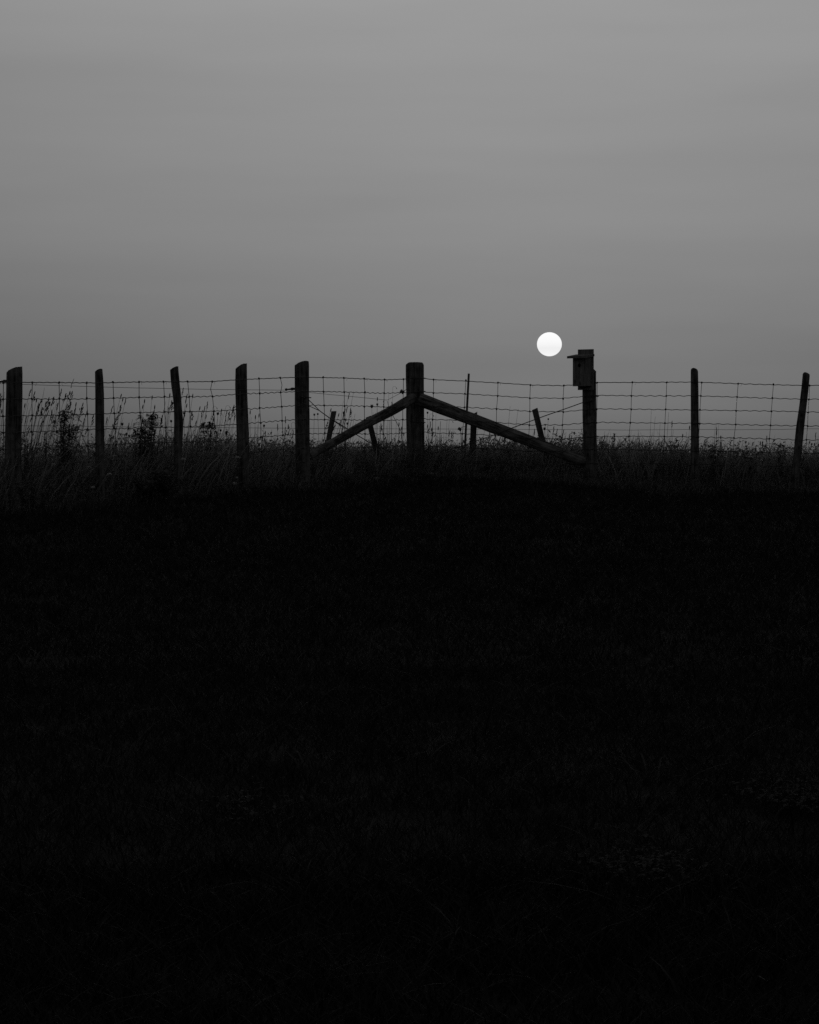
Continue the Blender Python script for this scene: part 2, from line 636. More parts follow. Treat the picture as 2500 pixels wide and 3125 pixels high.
# ------------------------------------------------------------------ log braces
def log(name, p0, p1, r0, r1, label, cat, mat='brace', seed=0, sides=16, group=None):
    p0, p1 = Vector(p0), Vector(p1)
    ln = (p1 - p0).length
    q = (p1 - p0).to_track_quat('Z', 'Y')
    rnd = random.Random(seed)
    ph = [rnd.uniform(0, 6.28) for _ in range(6)]
    vs, fs = [], []
    lev = [0, .012] + list(np.linspace(.04, ln - .04, 24)) + [ln - .012, ln]
    for i, z in enumerate(lev):
        r_ = r0 + (r1 - r0) * z / ln
        if i in (0, len(lev) - 1):
            r_ *= .88
        bx = .012 * math.sin(z * 2.4 + ph[0]) + .006 * math.sin(z * 6 + ph[1])
        for k in range(sides):
            th = 2 * math.pi * k / sides
            w = 1 + .03 * math.sin(2 * th + ph[2] + z) + .02 * math.sin(5 * th + ph[3]) + .05 * noise.noise(Vector((math.cos(th) * 2, math.sin(th) * 2 + seed, z * 5)))
            vs.append((bx + r_ * w * math.cos(th), r_ * w * math.sin(th), z))
    n = len(lev)
    fs.append(tuple(range(sides - 1, -1, -1)))
    for i in range(n - 1):
        for k in range(sides):
            k2 = (k + 1) % sides
            fs.append((i * sides + k, i * sides + k2, (i + 1) * sides + k2, (i + 1) * sides + k))
    fs.append(tuple((n - 1) * sides + k for k in range(sides)))
    mb = MB()
    mb.add(vs, fs)
    o = mb.build(name, M[mat])
    o.location = p0
    o.rotation_mode = 'QUATERNION'
    o.rotation_quaternion = q
    tag(o, label, cat, group)
    return o


def pl(px, py, off=0.0):
    """point in the wire plane of a run at pixel px, py, pushed off metres away from the camera"""
    A, B = run_of(px)
    q = on_line(px, A, B)
    n = nL if px < 1268 else nR
    return at(px, py, q.y - off / (n.x * (px - CX) / F + n.y))


log('brace_log', pl(1261, 1214.5, .085), pl(943, 1393, .075), .060, .047,
    'rough diagonal brace log sloping down left from the corner post', 'brace log', seed=21, group='diagonal braces of the corner post')
log('brace_log', pl(1280, 1219.5, .088), pl(1788, 1411, .085), .082, .064,
    'thick diagonal brace log sloping down right from corner post towards the birdhouse post', 'brace log', seed=22, group='diagonal braces of the corner post')

# ------------------------------------------------------------------ short stakes behind the braces
def stake(px0, py0, px1, py1, w_px, off, label, seed, broken=False, ends_in_air=False):
    p0, p1 = pl(px0, py0, off), pl(px1, py1, off)
    w = w_px * p0.y / F
    if not ends_in_air:
        d = (p1 - p0).normalized()
        g_ = gz(p1.x, p1.y)
        if p1.z > g_ - .15:
            p1 = p1 + d * ((p1.z - g_ + .15) / max(.3, -d.z))
    ax = (p0 - p1).normalized()
    sx = Vector((1, 0, 0)) - ax * ax.x
    sx.normalize()
    sy = ax.cross(sx)
    ln = (p0 - p1).length
    rnd = random.Random(seed)
    mb = MB()
    prof = [(-.5, -.35), (-.42, -.45), (.42, -.45), (.5, -.36), (.5, .36), (.4, .45), (-.4, .45), (-.5, .36)]
    vs, fs = [], []
    lev = np.linspace(0, 1, 9)
    for t_ in lev:
        for a, b_ in prof:
            k = 1 + rnd.uniform(-.03, .03)
            z = t_ * ln
            if t_ == 1:
                z += (.012 * a if not broken else (.03 * max(0, a) ** 2 * 4 + rnd.uniform(-.012, .006)))
            vs.append((a * w * k, b_ * w * .7, z))
    n = len(prof)
    fs.append(tuple(range(n - 1, -1, -1)))
    for i in range(len(lev) - 1):
        for k in range(n):
            k2 = (k + 1) % n
            fs.append((i * n + k, i * n + k2, (i + 1) * n + k2, (i + 1) * n + k))
    fs.append(tuple((len(lev) - 1) * n + k for k in range(n)))
    mb.add(vs, fs)
    o = mb.build('fence_stake', M['stake'])
    mt = Matrix((sx, sy, ax)).transposed().to_4x4()
    mt.translation = p1
    o.matrix_world = mt
    tag(o, label, 'stake', 'short stakes behind the braces')
    return o


stake(1019, 1256, 996, 1380, 15.5, .35, 'short square stake leaning right behind the left brace, nearer the thick post', 31)
stake(1124, 1273, 1155, 1400, 16.5, .45, 'short square stake leaning left behind the upper half of left brace', 32)
stake(1447, 1263, 1442, 1400, 19, .40, 'short stake with broken top behind the right brace beside thin metal post', 33, broken=True)
stake(1632, 1248, 1662, 1372, 17.5, .40, 'short stake leaning left behind right brace, below the sun', 34)

# steel post
p0, p1 = pl(1431, 1140, .30), pl(1417.5, 1396, .30)
d = (p1 - p0).normalized()
p1 = p1 + d * .35
mb = MB()
ax = (p0 - p1).normalized()
sx = (Vector((1, 0, 0)) - ax * ax.x).normalized()
sy = ax.cross(sx)
w = 6.6 * p0.y / F
prof = [(-.5, -.5), (.5, -.5), (.5, -.25), (.13, -.25), (.13, .6), (-.13, .6), (-.13, -.25), (-.5, -.25)]
vs = [p1 + sx * a * w + sy * b_ * w for a, b_ in prof] + [p0 + sx * a * w + sy * b_ * w for a, b_ in prof]
n = 8
mb.add(vs, [(7, 6, 3, 2, 1, 0), (6, 5, 4, 3), (8, 9, 10, 11, 14, 15), (11, 12, 13, 14)] + [(k, (k + 1) % n, n + (k + 1) % n, n + k) for k in range(n)])
for k in range(14):                     # studs along the flange
    c = p1.lerp(p0, .3 + k * .048) - sy * w * .55
    mb.blob(c, .006, ax, 1.5, 5)
sp_ = mb.build('steel_post', M['wire'], origin=Vector((p1.x, p1.y, gz(p1.x, p1.y))))
tag(sp_, 'thin dark steel post standing upright behind the right brace', 'steel post')

# ------------------------------------------------------------------ woven wire
WL = [(-420, 1169, 53.5), (-150, 1168, 52.5), (97, 1167, 50.5), (302, 1168, 47.6), (420, 1166, 46.8), (535, 1164.5, 46.0), (650, 1165, 45.2), (737, 1159, 45.0), (921, 1150, 43.2),
      (1051, 1154, 42.4), (1174, 1159, 41.4), (1250, 1157, 41.0)]
WR = [(1286, 1154, 41.2), (1324, 1158, 41), (1422, 1162, 40.6), (1520, 1168, 40.5), (1619, 1175, 40.6), (1720, 1177, 40.2), (1785, 1171, 40.3), (1823, 1167, 41), (2120, 1167.5, 41.4),
      (2252, 1171, 41.5), (2450, 1176, 41.5), (2700, 1177, 42), (2850, 1176, 42.5)]
RAD = .0041


def row_y(T, px, r):
    a = np.array(T)
    return float(np.interp(px, a[:, 0], a[:, 1]) + r * np.interp(px, a[:, 0], a[:, 2]))


def woven(T, stays, label, group):
    pm0, pm1 = T[0][0], T[-1][0]
    run = (LA, LB) if pm0 < 1200 else (RA, RB)
    n = nL if pm0 < 1200 else nR
    q0, q1 = on_line(pm0, *run), on_line(pm1, *run)
    root = empty('woven_wire_fence', Vector((*((q0 + q1) / 2), gz(*((q0 + q1) / 2)))))
    tag(root, label, 'wire fence', group)
    ln = (q1 - q0).length

    def pt(px, y):
        q = on_line(px, *run)
        return at(px, y, q.y)

    for r in range(8):
        mb = MB()
        npt = int(ln / .024)
        amp = .0025 if r == 0 else .0048
        ph = rng.uniform(0, 6)
        pts_ = []
        s = 0
        for i in range(npt + 1):
            q = q0.lerp(q1, i / npt)
            px = CX + F * q.x / q.y
            y = row_y(T, px, r)
            p = at(px, y, q.y)
            s = ln * i / npt
            a = amp * (.55 + .9 * abs(noise.noise(Vector((s * .9, r * 3.1, pm0)))) * 1.6)
            p.z += a * math.sin(2 * math.pi * s / .112 + ph + 1.2 * noise.noise(Vector((s * 1.4, r, 5)))) + .010 * noise.noise(Vector((s * .8, r * 2.2, 1 + pm0)))
            pts_.append(p)
        mb.tube(pts_, RAD if r else RAD * 1.1, 4)
        mb.build('line_wire', M['wire'], root)
    for (x0, x1, kink) in stays:
        mb = MB()
        pts_ = []
        for r in range(8):
            px = x0 + (x1 - x0) * r / 5.0 + rng.normal(0, .8)
            p = pt(px, row_y(T, px, r) + rng.normal(0, .6))
            if r == 1 and kink:
                k = pt(x0 + kink, row_y(T, x0, .5))
                pts_.append(k)
            pts_.append(p)
            mb.blob(p + Vector((0, -.004, 0)), .0115, (rng.normal(0, .5), 0, 1), 1.3, 5)
        mb.tube(pts_, RAD * .95, 4)
        # a loose twisted end at the top of some stays
        if rng.random() < .5:
            c = pts_[0]
            e_ = [c + Vector((0, -.004, 0)), c + Vector((.02, -.006, .006)), c + Vector((.035 + rng.uniform(-.01, .01), -.006, -.004)), c + Vector((.03, -.006, -.03))]
            mb.tube(e_, .0016, 3)
        mb.build('stay_wire', M['wire'], root)
    return root


woven(WL, [(-330, -322, 0), (-240, -233, 0), (-155, -147, 0), (-72, -64, 0), (11, 10, 0), (98, 97, 0), (181.5, 187, 0), (264, 271, 0), (344.5, 356, 0), (424, 434, 0), (499, 512, 0), (573.5, 588, 0), (648, 659, -5), (722, 726, 0),
           (790.5, 799, 0), (856, 866, 5), (921, 925, 0), (987, 992.5, 0), (1051, 1054, 0), (1112.5, 1113.5, 0), (1174, 1170, 0), (1232, 1228, 0)],
      'woven wire mesh of the left fence run, receding to the corner post', 'woven wire runs')
woven(WR, [(1324, 1319, 0), (1422, 1411.5, 0), (1520, 1511, 0), (1619.5, 1612, 0), (1720.5, 1714.5, 0), (1823, 1818, 0), (1931, 1919, 0), (2036, 2024, 0), (2142, 2131, 0), (2252, 2239, 0),
           (2360, 2347, 0), (2471.5, 2459, 0), (2580, 2570, 0), (2690, 2682, 0), (2800, 2790, 0)],
      'woven wire mesh of the right fence run beyond the right brace', 'woven wire runs')


# thin electric wires
def thin_wire(name, pix, off, rad_, label, cat, group=None, sides=4, n_sub=6, sag=0.0):
    mb = MB()
    pts_ = [pl(x, y, (o[0] if o else off)) for x, y, *o in pix]
    full = []
    for i in range(len(pts_) - 1):
        for k in range(n_sub):
            t_ = k / n_sub
            p = pts_[i].lerp(pts_[i + 1], t_)
            p.z += -sag * 4 * t_ * (1 - t_) + .0015 * noise.noise(p * 3)
            full.append(p)
    full.append(pts_[-1])
    mb.tube(full, rad_, sides)
    o = mb.build(name, M['wire'], origin=(pts_[0] + pts_[-1]) / 2)
    return tag(o, label, cat, group)


thin_wire('electric_wire', [(-420, 1160), (18, 1171.5), (345, 1182), (537, 1186.5), (737, 1189.5), (868, 1190.5)], -.03, .0023,
          'thin electric wire running just below the top wire on the left run', 'electric wire')
thin_wire('electric_wire', [(945, 1198, .02), (1050, 1208, .06), (1182, 1221, .1), (1224, 1199, .0)], .05, .0023,
          'thin electric wire dipping from thick round-topped post towards the corner post', 'electric wire')
thin_wire('electric_wire', [(-420, 1296), (200, 1300), (400, 1303), (720, 1305.5), (1000, 1308), (1266, 1309), ], .55, .0021,
          'thin low electric wire behind the left fence run', 'electric wire')
thin_wire('electric_wire', [(1270, 1309), (1402, 1309.5), (1800, 1311.5), (1930, 1312.5), (2130, 1310.5), (2250, 1311.5), (2390, 1310.5), (2460, 1308.5), (2850, 1309)], .50, .0021,
          'thin low electric wire behind the right fence run', 'electric wire')
# twisted brace wires
thin_wire('brace_wire', [(921, 1210, -.02), (944, 1222, .03), (975, 1253, .1), (1007, 1276, .2), (1057, 1306, .28), (1095, 1331, .28), (1140, 1357, .25), (1195, 1380, .2), (1245, 1398, .12)], .1, .0052,
          'dark twisted brace wire slanting down from thick round-topped post to corner post foot', 'brace wire', 'twisted brace wires')
thin_wire('brace_wire', [(921, 1229, -.02), (944, 1239, .03), (975, 1253.5, .1), (1007, 1277, .21), (1057, 1310, .29)], .1, .0042,
          'short second strand of brace wire joining the twist right of thick post', 'brace wire', 'twisted brace wires')
thin_wire('brace_wire', [(1812, 1222, -.02), (1779, 1228.5, -.012), (1667, 1268, -.01), (1560, 1307, -.012), (1500, 1330, -.01), (1455, 1345, .0), (1415, 1360, .02), (1310, 1386, .03), (1292, 1391, .05)], .0, .0055,
          'dark twisted brace wire slanting down from birdhouse post across the right brace', 'brace wire', 'twisted brace wires')


# wire bands round posts
def band(k, py, rise, label):
    o, Yc, r_ = P[k]
    c = o.location
    pm = CX + F * c.x / Yc
    p = at(pm, py, Yc)
    mb = MB()
    pts_ = [Vector((c.x + (r_ + .006) * math.cos(a), Yc + (r_ + .006) * math.sin(a), p.z + rise * math.cos(a) + .004 * math.sin(5 * a))) for a in np.linspace(0, 2 * math.pi, 22)]
    mb.tube(pts_, .0045, 4)
    tag(mb.build('tie_wire', M['wire'], origin=Vector((c.x, Yc, p.z))), label, 'tie wire', 'wire bands tied round the posts')


band(6, 1155, .004, 'wire band tied round the corner post near its top')
band(6, 1197, .010, 'wire band tied round the corner post just above the braces')
band(6, 1288, -.006, 'wire band tied round the corner post below the braces')
band(5, 1211, -.010, 'wire band tied round the thick post at left brace')
band(7, 1211, .008, 'wire band tied round the birdhouse post below the box')


# insulators
def insulator(px, py, Lpx, direction, label, off=-.03):
    """plastic arm nailed to a post with a grooved knob on its end; direction -1: to the left"""
    base_p = pl(px, py, off)
    sc = base_p.y / F
    root = empty('wire_insulator', base_p)
    tag(root, label, 'insulator', 'fence wire insulators')
    ex = Vector((direction, 0, 0))
    mb = MB()
    a = base_p
    tip = a + ex * Lpx * sc
    w0, w1 = 6.0 * sc, 2.2 * sc
    vs = []
    for t_, w_ in ((0, w0 * .7), (.35, w0), (.5, w1 * 1.5), (1, w1)):
        q = a.lerp(tip, t_)
        up = 2.5 * sc * (1 - t_)
        for dy, dz in ((-1, -1), (1, -1), (1, 1), (-1, 1)):
            vs.append(q + Vector((0, dy * .012, dz * w_ * .8 + up)))
    fs = [(0, 1, 2, 3), (12, 15, 14, 13)]
    for i in range(3):
        for k in range(4):
            fs.append((4 * i + k, 4 * i + (k + 1) % 4, 4 * i + 4 + (k + 1) % 4, 4 * i + 4 + k))
    mb.add(vs, fs)
    mb.build('arm', M['plastic'], root)
    mb = MB()
    c = tip
    mb.tube([c - ex * 4 * sc, c - ex * 3.6 * sc, c - ex * .8 * sc, c - ex * .6 * sc, c + ex * .6 * sc, c + ex * .8 * sc, c + ex * 3 * sc, c + ex * 3.4 * sc],
            [2.4 * sc, 4.4 * sc, 4.6 * sc, 2.6 * sc, 2.6 * sc, 4.2 * sc, 4.0 * sc, 2.0 * sc], 10)
    mb.build('knob', M['plastic'], root, smooth=False)
    return root


insulator(900, 1189, 27, -1, 'dark plastic insulator sticking out left of thick round-topped post')
insulator(20, 1165, 22, -1, 'dark plastic insulator at the left edge beside the leftmost post')


def spool(px, py, r_px, off, label, arm_pix, foot=None):
    c = pl(px, py, off)
    sc = c.y / F
    root = empty('spool_insulator', c)
    tag(root, label, 'insulator', 'fence wire insulators')
    mb = MB()
    r_ = r_px * sc
    ax = Vector((.75, .3, -.5)).normalized()
    mb.tube([c - ax * r_ * 1.0, c - ax * r_ * .85, c - ax * r_ * .4, c - ax * r_ * .25, c + ax * r_ * .25, c + ax * r_ * .4, c + ax * r_ * .85, c + ax * r_],
            [r_ * .7, r_, r_, r_ * .7, r_ * .7, r_, r_, r_ * .7], 12)
    mb.build('spool', M['plastic'], root)
    mb = MB()
    mb.tube([pl(x, y, o) for x, y, o in arm_pix], .0036, 5)
    mb.build('arm', M['wire'], root)
    if foot:
        mb = MB()
        mb.tube([pl(x, y, o) for x, y, o in foot], .0042, 5)
        mb.build('stem', M['wire'], root)


spool(1227.5, 1195.5, 6.0, -.005, 'dark spool insulator tied to the left side of the corner post', [(1229, 1195, -.005), (1234, 1192, .02), (1242, 1188, .07)])
spool(1403, 1309.5, 5.0, .42, 'small spool insulator on a bent rod left of the thin steel post',
      [(1404, 1308, .42), (1409, 1304, .42), (1414, 1302.5, .4), (1422, 1302.5, .32)], [(1406, 1312, .42), (1407, 1325, .42), (1408.5, 1350, .43), (1409, 1420, .43)])

# ------------------------------------------------------------------ birdhouse
post7, Y7, r7 = P[7]
th = R(33)
fr = Vector((-math.sin(th), -math.cos(th), 0))        # the way the front faces
rt = Vector((math.cos(th), -math.sin(th), 0))         # to the right when looking at the front
px_m = F / Y7
# the back board is nailed to the front of the post
bc = Vector((at(1788, 1128, Y7 - r7 - .03).x, Y7 - r7 - .03, 0))
zpx = lambda y: at(1788, y, bc.y).z
root = empty('birdhouse', Vector((bc.x, bc.y, zpx(1190))))
tag(root, 'grey wooden birdhouse box with sloping roof nailed to top of a fence post', 'birdhouse')


def frame(o_, z):
    """matrix: x = right, y = back, z = up"""
    m_ = Matrix((rt, -fr, Vector((0, 0, 1)))).transposed().to_4x4()
    m_.translation = Vector((o_.x, o_.y, z))
    return m_


BW_, BT = .206, .019
z0, z1 = zpx(1190), zpx(1066)
mb = MB()
mb.box(frame(bc, (z0 + z1) / 2), BW_, BT, z1 - z0, .002)
mb.build('back_board', M['board'], root)
wbox, dep = .168, .150
zt, zb_ = zpx(1094), zpx(1179.5)
roof_rise = .020
cf = bc + fr * (BT / 2 + dep - .009 + .001)
# side walls with sloping tops
for s_ in (-1, 1):
    mb = MB()
    x0_, x1_ = s_ * (wbox / 2 - .018), s_ * wbox / 2
    if x0_ > x1_:
        x0_, x1_ = x1_, x0_
    y0_, y1_ = BT / 2 + .0005, BT / 2 + dep - .018
    vs = []
    for x in (x0_, x1_):
        for y, top_ in ((y0_, zt + roof_rise * .95), (y1_, zt + .004)):
            for z in (zb_ + .004, top_):
                q = bc + rt * x + fr * y
                vs.append(Vector((q.x, q.y, z)))
    mb.add(vs, [(0, 1, 3, 2), (4, 6, 7, 5), (0, 4, 5, 1), (2, 3, 7, 6), (1, 5, 7, 3), (0, 2, 6, 4)])
    mb.build('side_panel', M['board'], root)
# front panel with a round entrance
mb = MB()
hw = wbox / 2 + .001
hz = zpx(1116.5)
hr = .0215
thk = .018
nseg = 24
sqr = []
vs, fs = [], []
for face in (0, 1):
    yy = dep + BT / 2 - (thk if face else 0)
    for k in range(nseg):
        a = 2 * math.pi * (k + .5) / nseg
        q = bc + rt * (hr * math.cos(a)) + fr * yy
        vs.append(Vector((q.x, q.y, hz + hr * 1.08 * math.sin(a))))
    for k in range(nseg):
        a = 2 * math.pi * (k + .5) / nseg
        c_, s2 = math.cos(a), math.sin(a)
        m_ = max(abs(c_), abs(s2))
        x = c_ / m_ * hw
        z = hz + (s2 / m_) * ((zt + .004 - hz) if s2 > 0 else (hz - zb_))
        if abs(abs(c_) - abs(s2)) < .3 and abs(c_) > .5 and abs(s2) > .5:
            pass
        q = bc + rt * x + fr * yy
        vs.append(Vector((q.x, q.y, z)))
for k in range(nseg):
    k2 = (k + 1) % nseg
    A0, B0, A1, B1 = k, k2, nseg + k, nseg + k2
    fs.append((A0, A1, B1, B0))
    o2 = 2 * nseg
    fs.append((o2 + A0, o2 + B0, o2 + B1, o2 + A1))
    fs.append((A0, B0, o2 + B0, o2 + A0))
    fs.append((A1, o2 + A1, o2 + B1, B1))
# square off the four corners of the outer ring
for face in (0, 1):
    for k in range(nseg):
        i = face * 2 * nseg + nseg + k
        a = 2 * math.pi * (k + .5) / nseg
        if k in (nseg // 8 - 1, nseg // 8, 3 * nseg // 8 - 1, 3 * nseg // 8, 5 * nseg // 8 - 1, 5 * nseg // 8, 7 * nseg // 8 - 1, 7 * nseg // 8):
            q = bc + rt * (math.copysign(hw, math.cos(a))) + fr * (dep + BT / 2 - (thk if face else 0))
            zc = (zt + .004) if math.sin(a) > 0 else zb_
            pair_first = k in (nseg // 8 - 1, 5 * nseg // 8 - 1, 3 * nseg // 8, 7 * nseg // 8)
            if pair_first:
                vs[i] = Vector((q.x, q.y, zc))
mb.add(vs, fs)
mb.build('front_panel', M['board'], root)
# floor
mb = MB()
q = bc + fr * (BT / 2 + (dep - thk) / 2)
mb.box(frame(q, zb_ + .016), wbox - .038, dep - thk - .003, .016)
mb.build('floor_board', M['board'], root)
# roof: sloping board with overhang
mb = MB()
rw, rd, rth = .248, .222, .026
sl_ = math.atan2(roof_rise, dep)
q = bc + fr * (BT / 2 + .0015 + rd / 2 * math.cos(sl_))
m_ = frame(q, 0)
m_ = m_ @ Matrix.Rotation(sl_, 4, 'X')
zback = zt + roof_rise + rth / 2 + .004
m_.translation.z = zback - math.sin(sl_) * rd / 2
mb.box(m_, rw, rd, rth, .003)
mb.build('roof', M['board'], root)

# ------------------------------------------------------------------ foreground turf
def blades(base, hgts, wid, az, lean, bend, segs=2):
    """base (n,3); returns verts and faces of thin curved blades"""
    n = len(base)
    dirx, diry = np.cos(az), np.sin(az)
    fa = rng.uniform(0, 2 * np.pi, n)
    sx_, sy_ = np.cos(fa), np.sin(fa)
    V = np.zeros((n, 2 * segs + 1, 3))
    for k in range(segs + 1):
        t_ = k / segs
        off = hgts * (lean * t_ + bend * t_ * t_)
        z = hgts * (t_ - .35 * np.abs(bend) * t_ * t_)
        c = np.stack([base[:, 0] + dirx * off, base[:, 1] + diry * off, base[:, 2] + z], -1)
        if k == segs:
            V[:, 2 * segs] = c
        else:
            w_ = wid * (1 - .45 * t_) * .5
            V[:, 2 * k] = c + np.stack([sx_ * w_, sy_ * w_, 0 * w_], -1)
            V[:, 2 * k + 1] = c - np.stack([sx_ * w_, sy_ * w_, 0 * w_], -1)
    m_ = 2 * segs + 1
    o_ = (np.arange(n) * m_)[:, None]
    q_ = np.concatenate([o_ + np.array([[2 * k, 2 * k + 1, 2 * k + 3, 2 * k + 2]]) for k in range(segs - 1)], 0) if segs > 1 else np.zeros((0, 4), int)
    tr = o_ + np.array([[2 * segs - 2, 2 * segs - 1, 2 * segs]])
    return V.reshape(-1, 3), q_, tr


def merge(parts):
    Vs, Qs, Ts, n = [], [], [], 0
    for V, q_, tr in parts:
        Vs.append(V)
        Qs.append(q_ + n)
        Ts.append(tr + n)
        n += len(V)
    return np.concatenate(Vs), [np.concatenate(Qs), np.concatenate(Ts)]


def left_limit(y):
    """fence line y as function of x: returns y of the fence at x"""
    return y


def fence_y(x):
    x = np.asarray(x, float)
    yl = LA.y + (x - LA.x) * (LB.y - LA.y) / (LB.x - LA.x)
    yr = RA.y + (x - RA.x) * (RB.y - RA.y) / (RB.x - RA.x)
    return np.where(x < LB.x, yl, yr)


def scatter(n, y0, y1, margin):
    y = np.sqrt(rng.uniform(y0 * y0, y1 * y1, n))
    hw_ = y * (1250 / F) + margin
    x = rng.uniform(-1, 1, n) * hw_
    return x, y


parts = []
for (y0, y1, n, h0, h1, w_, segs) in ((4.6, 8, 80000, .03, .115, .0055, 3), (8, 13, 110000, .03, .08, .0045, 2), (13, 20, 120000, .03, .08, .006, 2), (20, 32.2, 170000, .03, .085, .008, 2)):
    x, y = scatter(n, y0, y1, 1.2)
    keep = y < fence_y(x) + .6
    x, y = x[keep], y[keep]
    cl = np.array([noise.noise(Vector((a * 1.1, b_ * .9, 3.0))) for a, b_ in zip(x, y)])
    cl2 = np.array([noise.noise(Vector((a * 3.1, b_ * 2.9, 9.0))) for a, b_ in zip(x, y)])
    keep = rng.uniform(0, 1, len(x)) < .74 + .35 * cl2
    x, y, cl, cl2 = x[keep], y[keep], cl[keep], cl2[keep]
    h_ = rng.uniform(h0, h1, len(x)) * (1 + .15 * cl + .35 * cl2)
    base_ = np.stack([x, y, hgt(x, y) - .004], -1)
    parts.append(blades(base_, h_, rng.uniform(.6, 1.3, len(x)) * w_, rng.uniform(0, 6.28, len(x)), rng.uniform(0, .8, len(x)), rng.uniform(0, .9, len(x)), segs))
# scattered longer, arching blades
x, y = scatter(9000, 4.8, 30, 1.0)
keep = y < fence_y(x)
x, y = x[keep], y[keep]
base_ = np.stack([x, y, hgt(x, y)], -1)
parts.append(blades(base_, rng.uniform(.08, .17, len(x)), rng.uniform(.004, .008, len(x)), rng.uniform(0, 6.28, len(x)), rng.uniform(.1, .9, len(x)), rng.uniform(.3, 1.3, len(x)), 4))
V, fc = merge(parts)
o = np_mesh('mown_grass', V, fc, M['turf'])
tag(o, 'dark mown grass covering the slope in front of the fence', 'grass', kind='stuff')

# ------------------------------------------------------------------ meadow behind and along the fence
def tall_f(x):
    """the meadow stands taller to both sides of the corner"""
    return 1.12 + .42 * sstep(.3, 2.2, x) + .55 * sstep(.6, 2.6, -x)


parts = []
for (n, a0, a1, h0, h1, w_, fr_) in ((17000, -3.2, .1, .035, .14, .008, 1), (12000, .05, 1.4, .16, .37, .016, 0), (12000, 1.0, 3.6, .16, .37, .019, 0), (11000, 3.0, 9.0, .16, .35, .02, 0)):
    x = rng.uniform(-6.3, 7.0, n)
    u_ = rng.uniform(0, 1, n)
    if fr_:
        u_ = u_ ** .5             # thins out into the mown slope
    y = fence_y(x) + a0 + (a1 - a0) * u_
    cl = np.array([noise.noise(Vector((a * .9, b_ * .9, 13.0))) for a, b_ in zip(x, y)])
    cl2 = np.array([noise.noise(Vector((a * 4.1, b_ * 4.1, 3.0))) for a, b_ in zip(x, y)])
    keep = rng.uniform(0, 1, n) < .72 + .6 * cl + .5 * cl2 - (np.clip(1.15 - 1.6 * u_ - .9 * cl, 0, 1) if fr_ else 0)
    x, y, cl, cl2, u_ = x[keep], y[keep], cl[keep], cl2[keep], u_[keep]
    hi = h1 * (.35 + .65 * u_) if fr_ else h1
    h_ = (h0 + (hi - h0) * rng.uniform(0, 1, len(x)) ** .8) * (1 + .30 * cl + .42 * cl2) * (1 if fr_ else tall_f(x))
    base_ = np.stack([x, y, hgt(x, y) - .01], -1)
    parts.append(blades(base_, h_, rng.uniform(.6, 1.4, len(x)) * w_, rng.uniform(-.9, .9, len(x)) + np.where(rng.uniform(0, 1, len(x)) < .3, 3.14, 0), rng.uniform(0, .35, len(x)), rng.uniform(0, .5, len(x)), 3))
V, fc = merge(parts[:1])
o = np_mesh('verge_grass', V, fc, M['verge'])
tag(o, 'rough grass thinning out from the fence into the mown slope', 'verge grass', kind='stuff')
V, fc = merge(parts[1:])
o = np_mesh('meadow_grass', V, fc, M['meadow'])
tag(o, 'long unmown grass of the meadow behind the wire fence', 'meadow grass', kind='stuff')


# leafy ground cover: upright little stems with ovate leaves
def leaf_cloud(x, y, h_, per, ln0, ln1, wr, spread):
    n = len(x)
    rep = np.repeat(np.arange(n), per)
    m_ = len(rep)
    t_ = rng.uniform(.25, 1.0, m_)
    az = rng.uniform(0, 2 * np.pi, m_)
    elv = rng.uniform(-.5, 1.1, m_)
    d = np.stack([np.cos(az) * np.cos(elv), np.sin(az) * np.cos(elv), np.sin(elv)], -1)
    p = np.stack([x[rep], y[rep], hgt(x[rep], y[rep]) + h_[rep] * t_], -1)
    p[:, :2] += rng.normal(0, 1, (m_, 2)) * (spread * (1.1 - .5 * t_))[:, None]
    ln = rng.uniform(ln0, ln1, m_)[:, None]
    side = np.cross(d, np.array([0, 0, 1.0]))
    side /= np.linalg.norm(side, axis=1)[:, None] + 1e-6
    w_ = ln * wr * rng.uniform(.7, 1.2, (m_, 1))
    mid = p + d * ln * .45
    dn = np.array([0, 0, 1.0]) * ln
    V = np.stack([p, mid + side * w_ * .5 + dn * .04, p + d * ln - dn * .15, mid - side * w_ * .5 + dn * .04], 1)
    o_ = (np.arange(m_) * 4)[:, None]
    tr = np.concatenate([o_ + np.array([[0, 1, 2]]), o_ + np.array([[0, 2, 3]])], 0)
    return V.reshape(-1, 3), np.zeros((0, 4), int), tr


parts = []
for (n, a0, a1, h0, h1, per, l0, l1) in ((2000, -1.4, .2, .04, .17, 8, .018, .045), (4600, .05, 1.8, .16, .385, 9, .025, .075), (3800, 1.5, 6.0, .16, .37, 9, .03, .08)):
    x = rng.uniform(-6.2, 6.8, n)
    y = fence_y(x) + rng.uniform(a0, a1, n)
    cl = np.array([noise.noise(Vector((a * 1.3, b_ * 1.3, 23.0))) for a, b_ in zip(x, y)])
    keep = rng.uniform(0, 1, n) < .55 + .9 * cl
    x, y = x[keep], y[keep]
    h_ = rng.uniform(h0, h1, len(x)) * tall_f(x)
    parts.append(leaf_cloud(x, y, h_, per, l0, l1, .42, .03))
    base_ = np.stack([x, y, hgt(x, y) - .01], -1)
    parts.append(blades(base_, h_ * 1.05, np.full(len(x), .005), rng.uniform(0, 6.28, len(x)), rng.uniform(0, .15, len(x)), rng.uniform(0, .1, len(x)), 2))
V, fc = merge(parts)
o = np_mesh('leafy_ground_cover', V, fc, M['forb'])
tag(o, 'low leafy weeds mixed through the meadow along the fence', 'ground cover', kind='stuff')


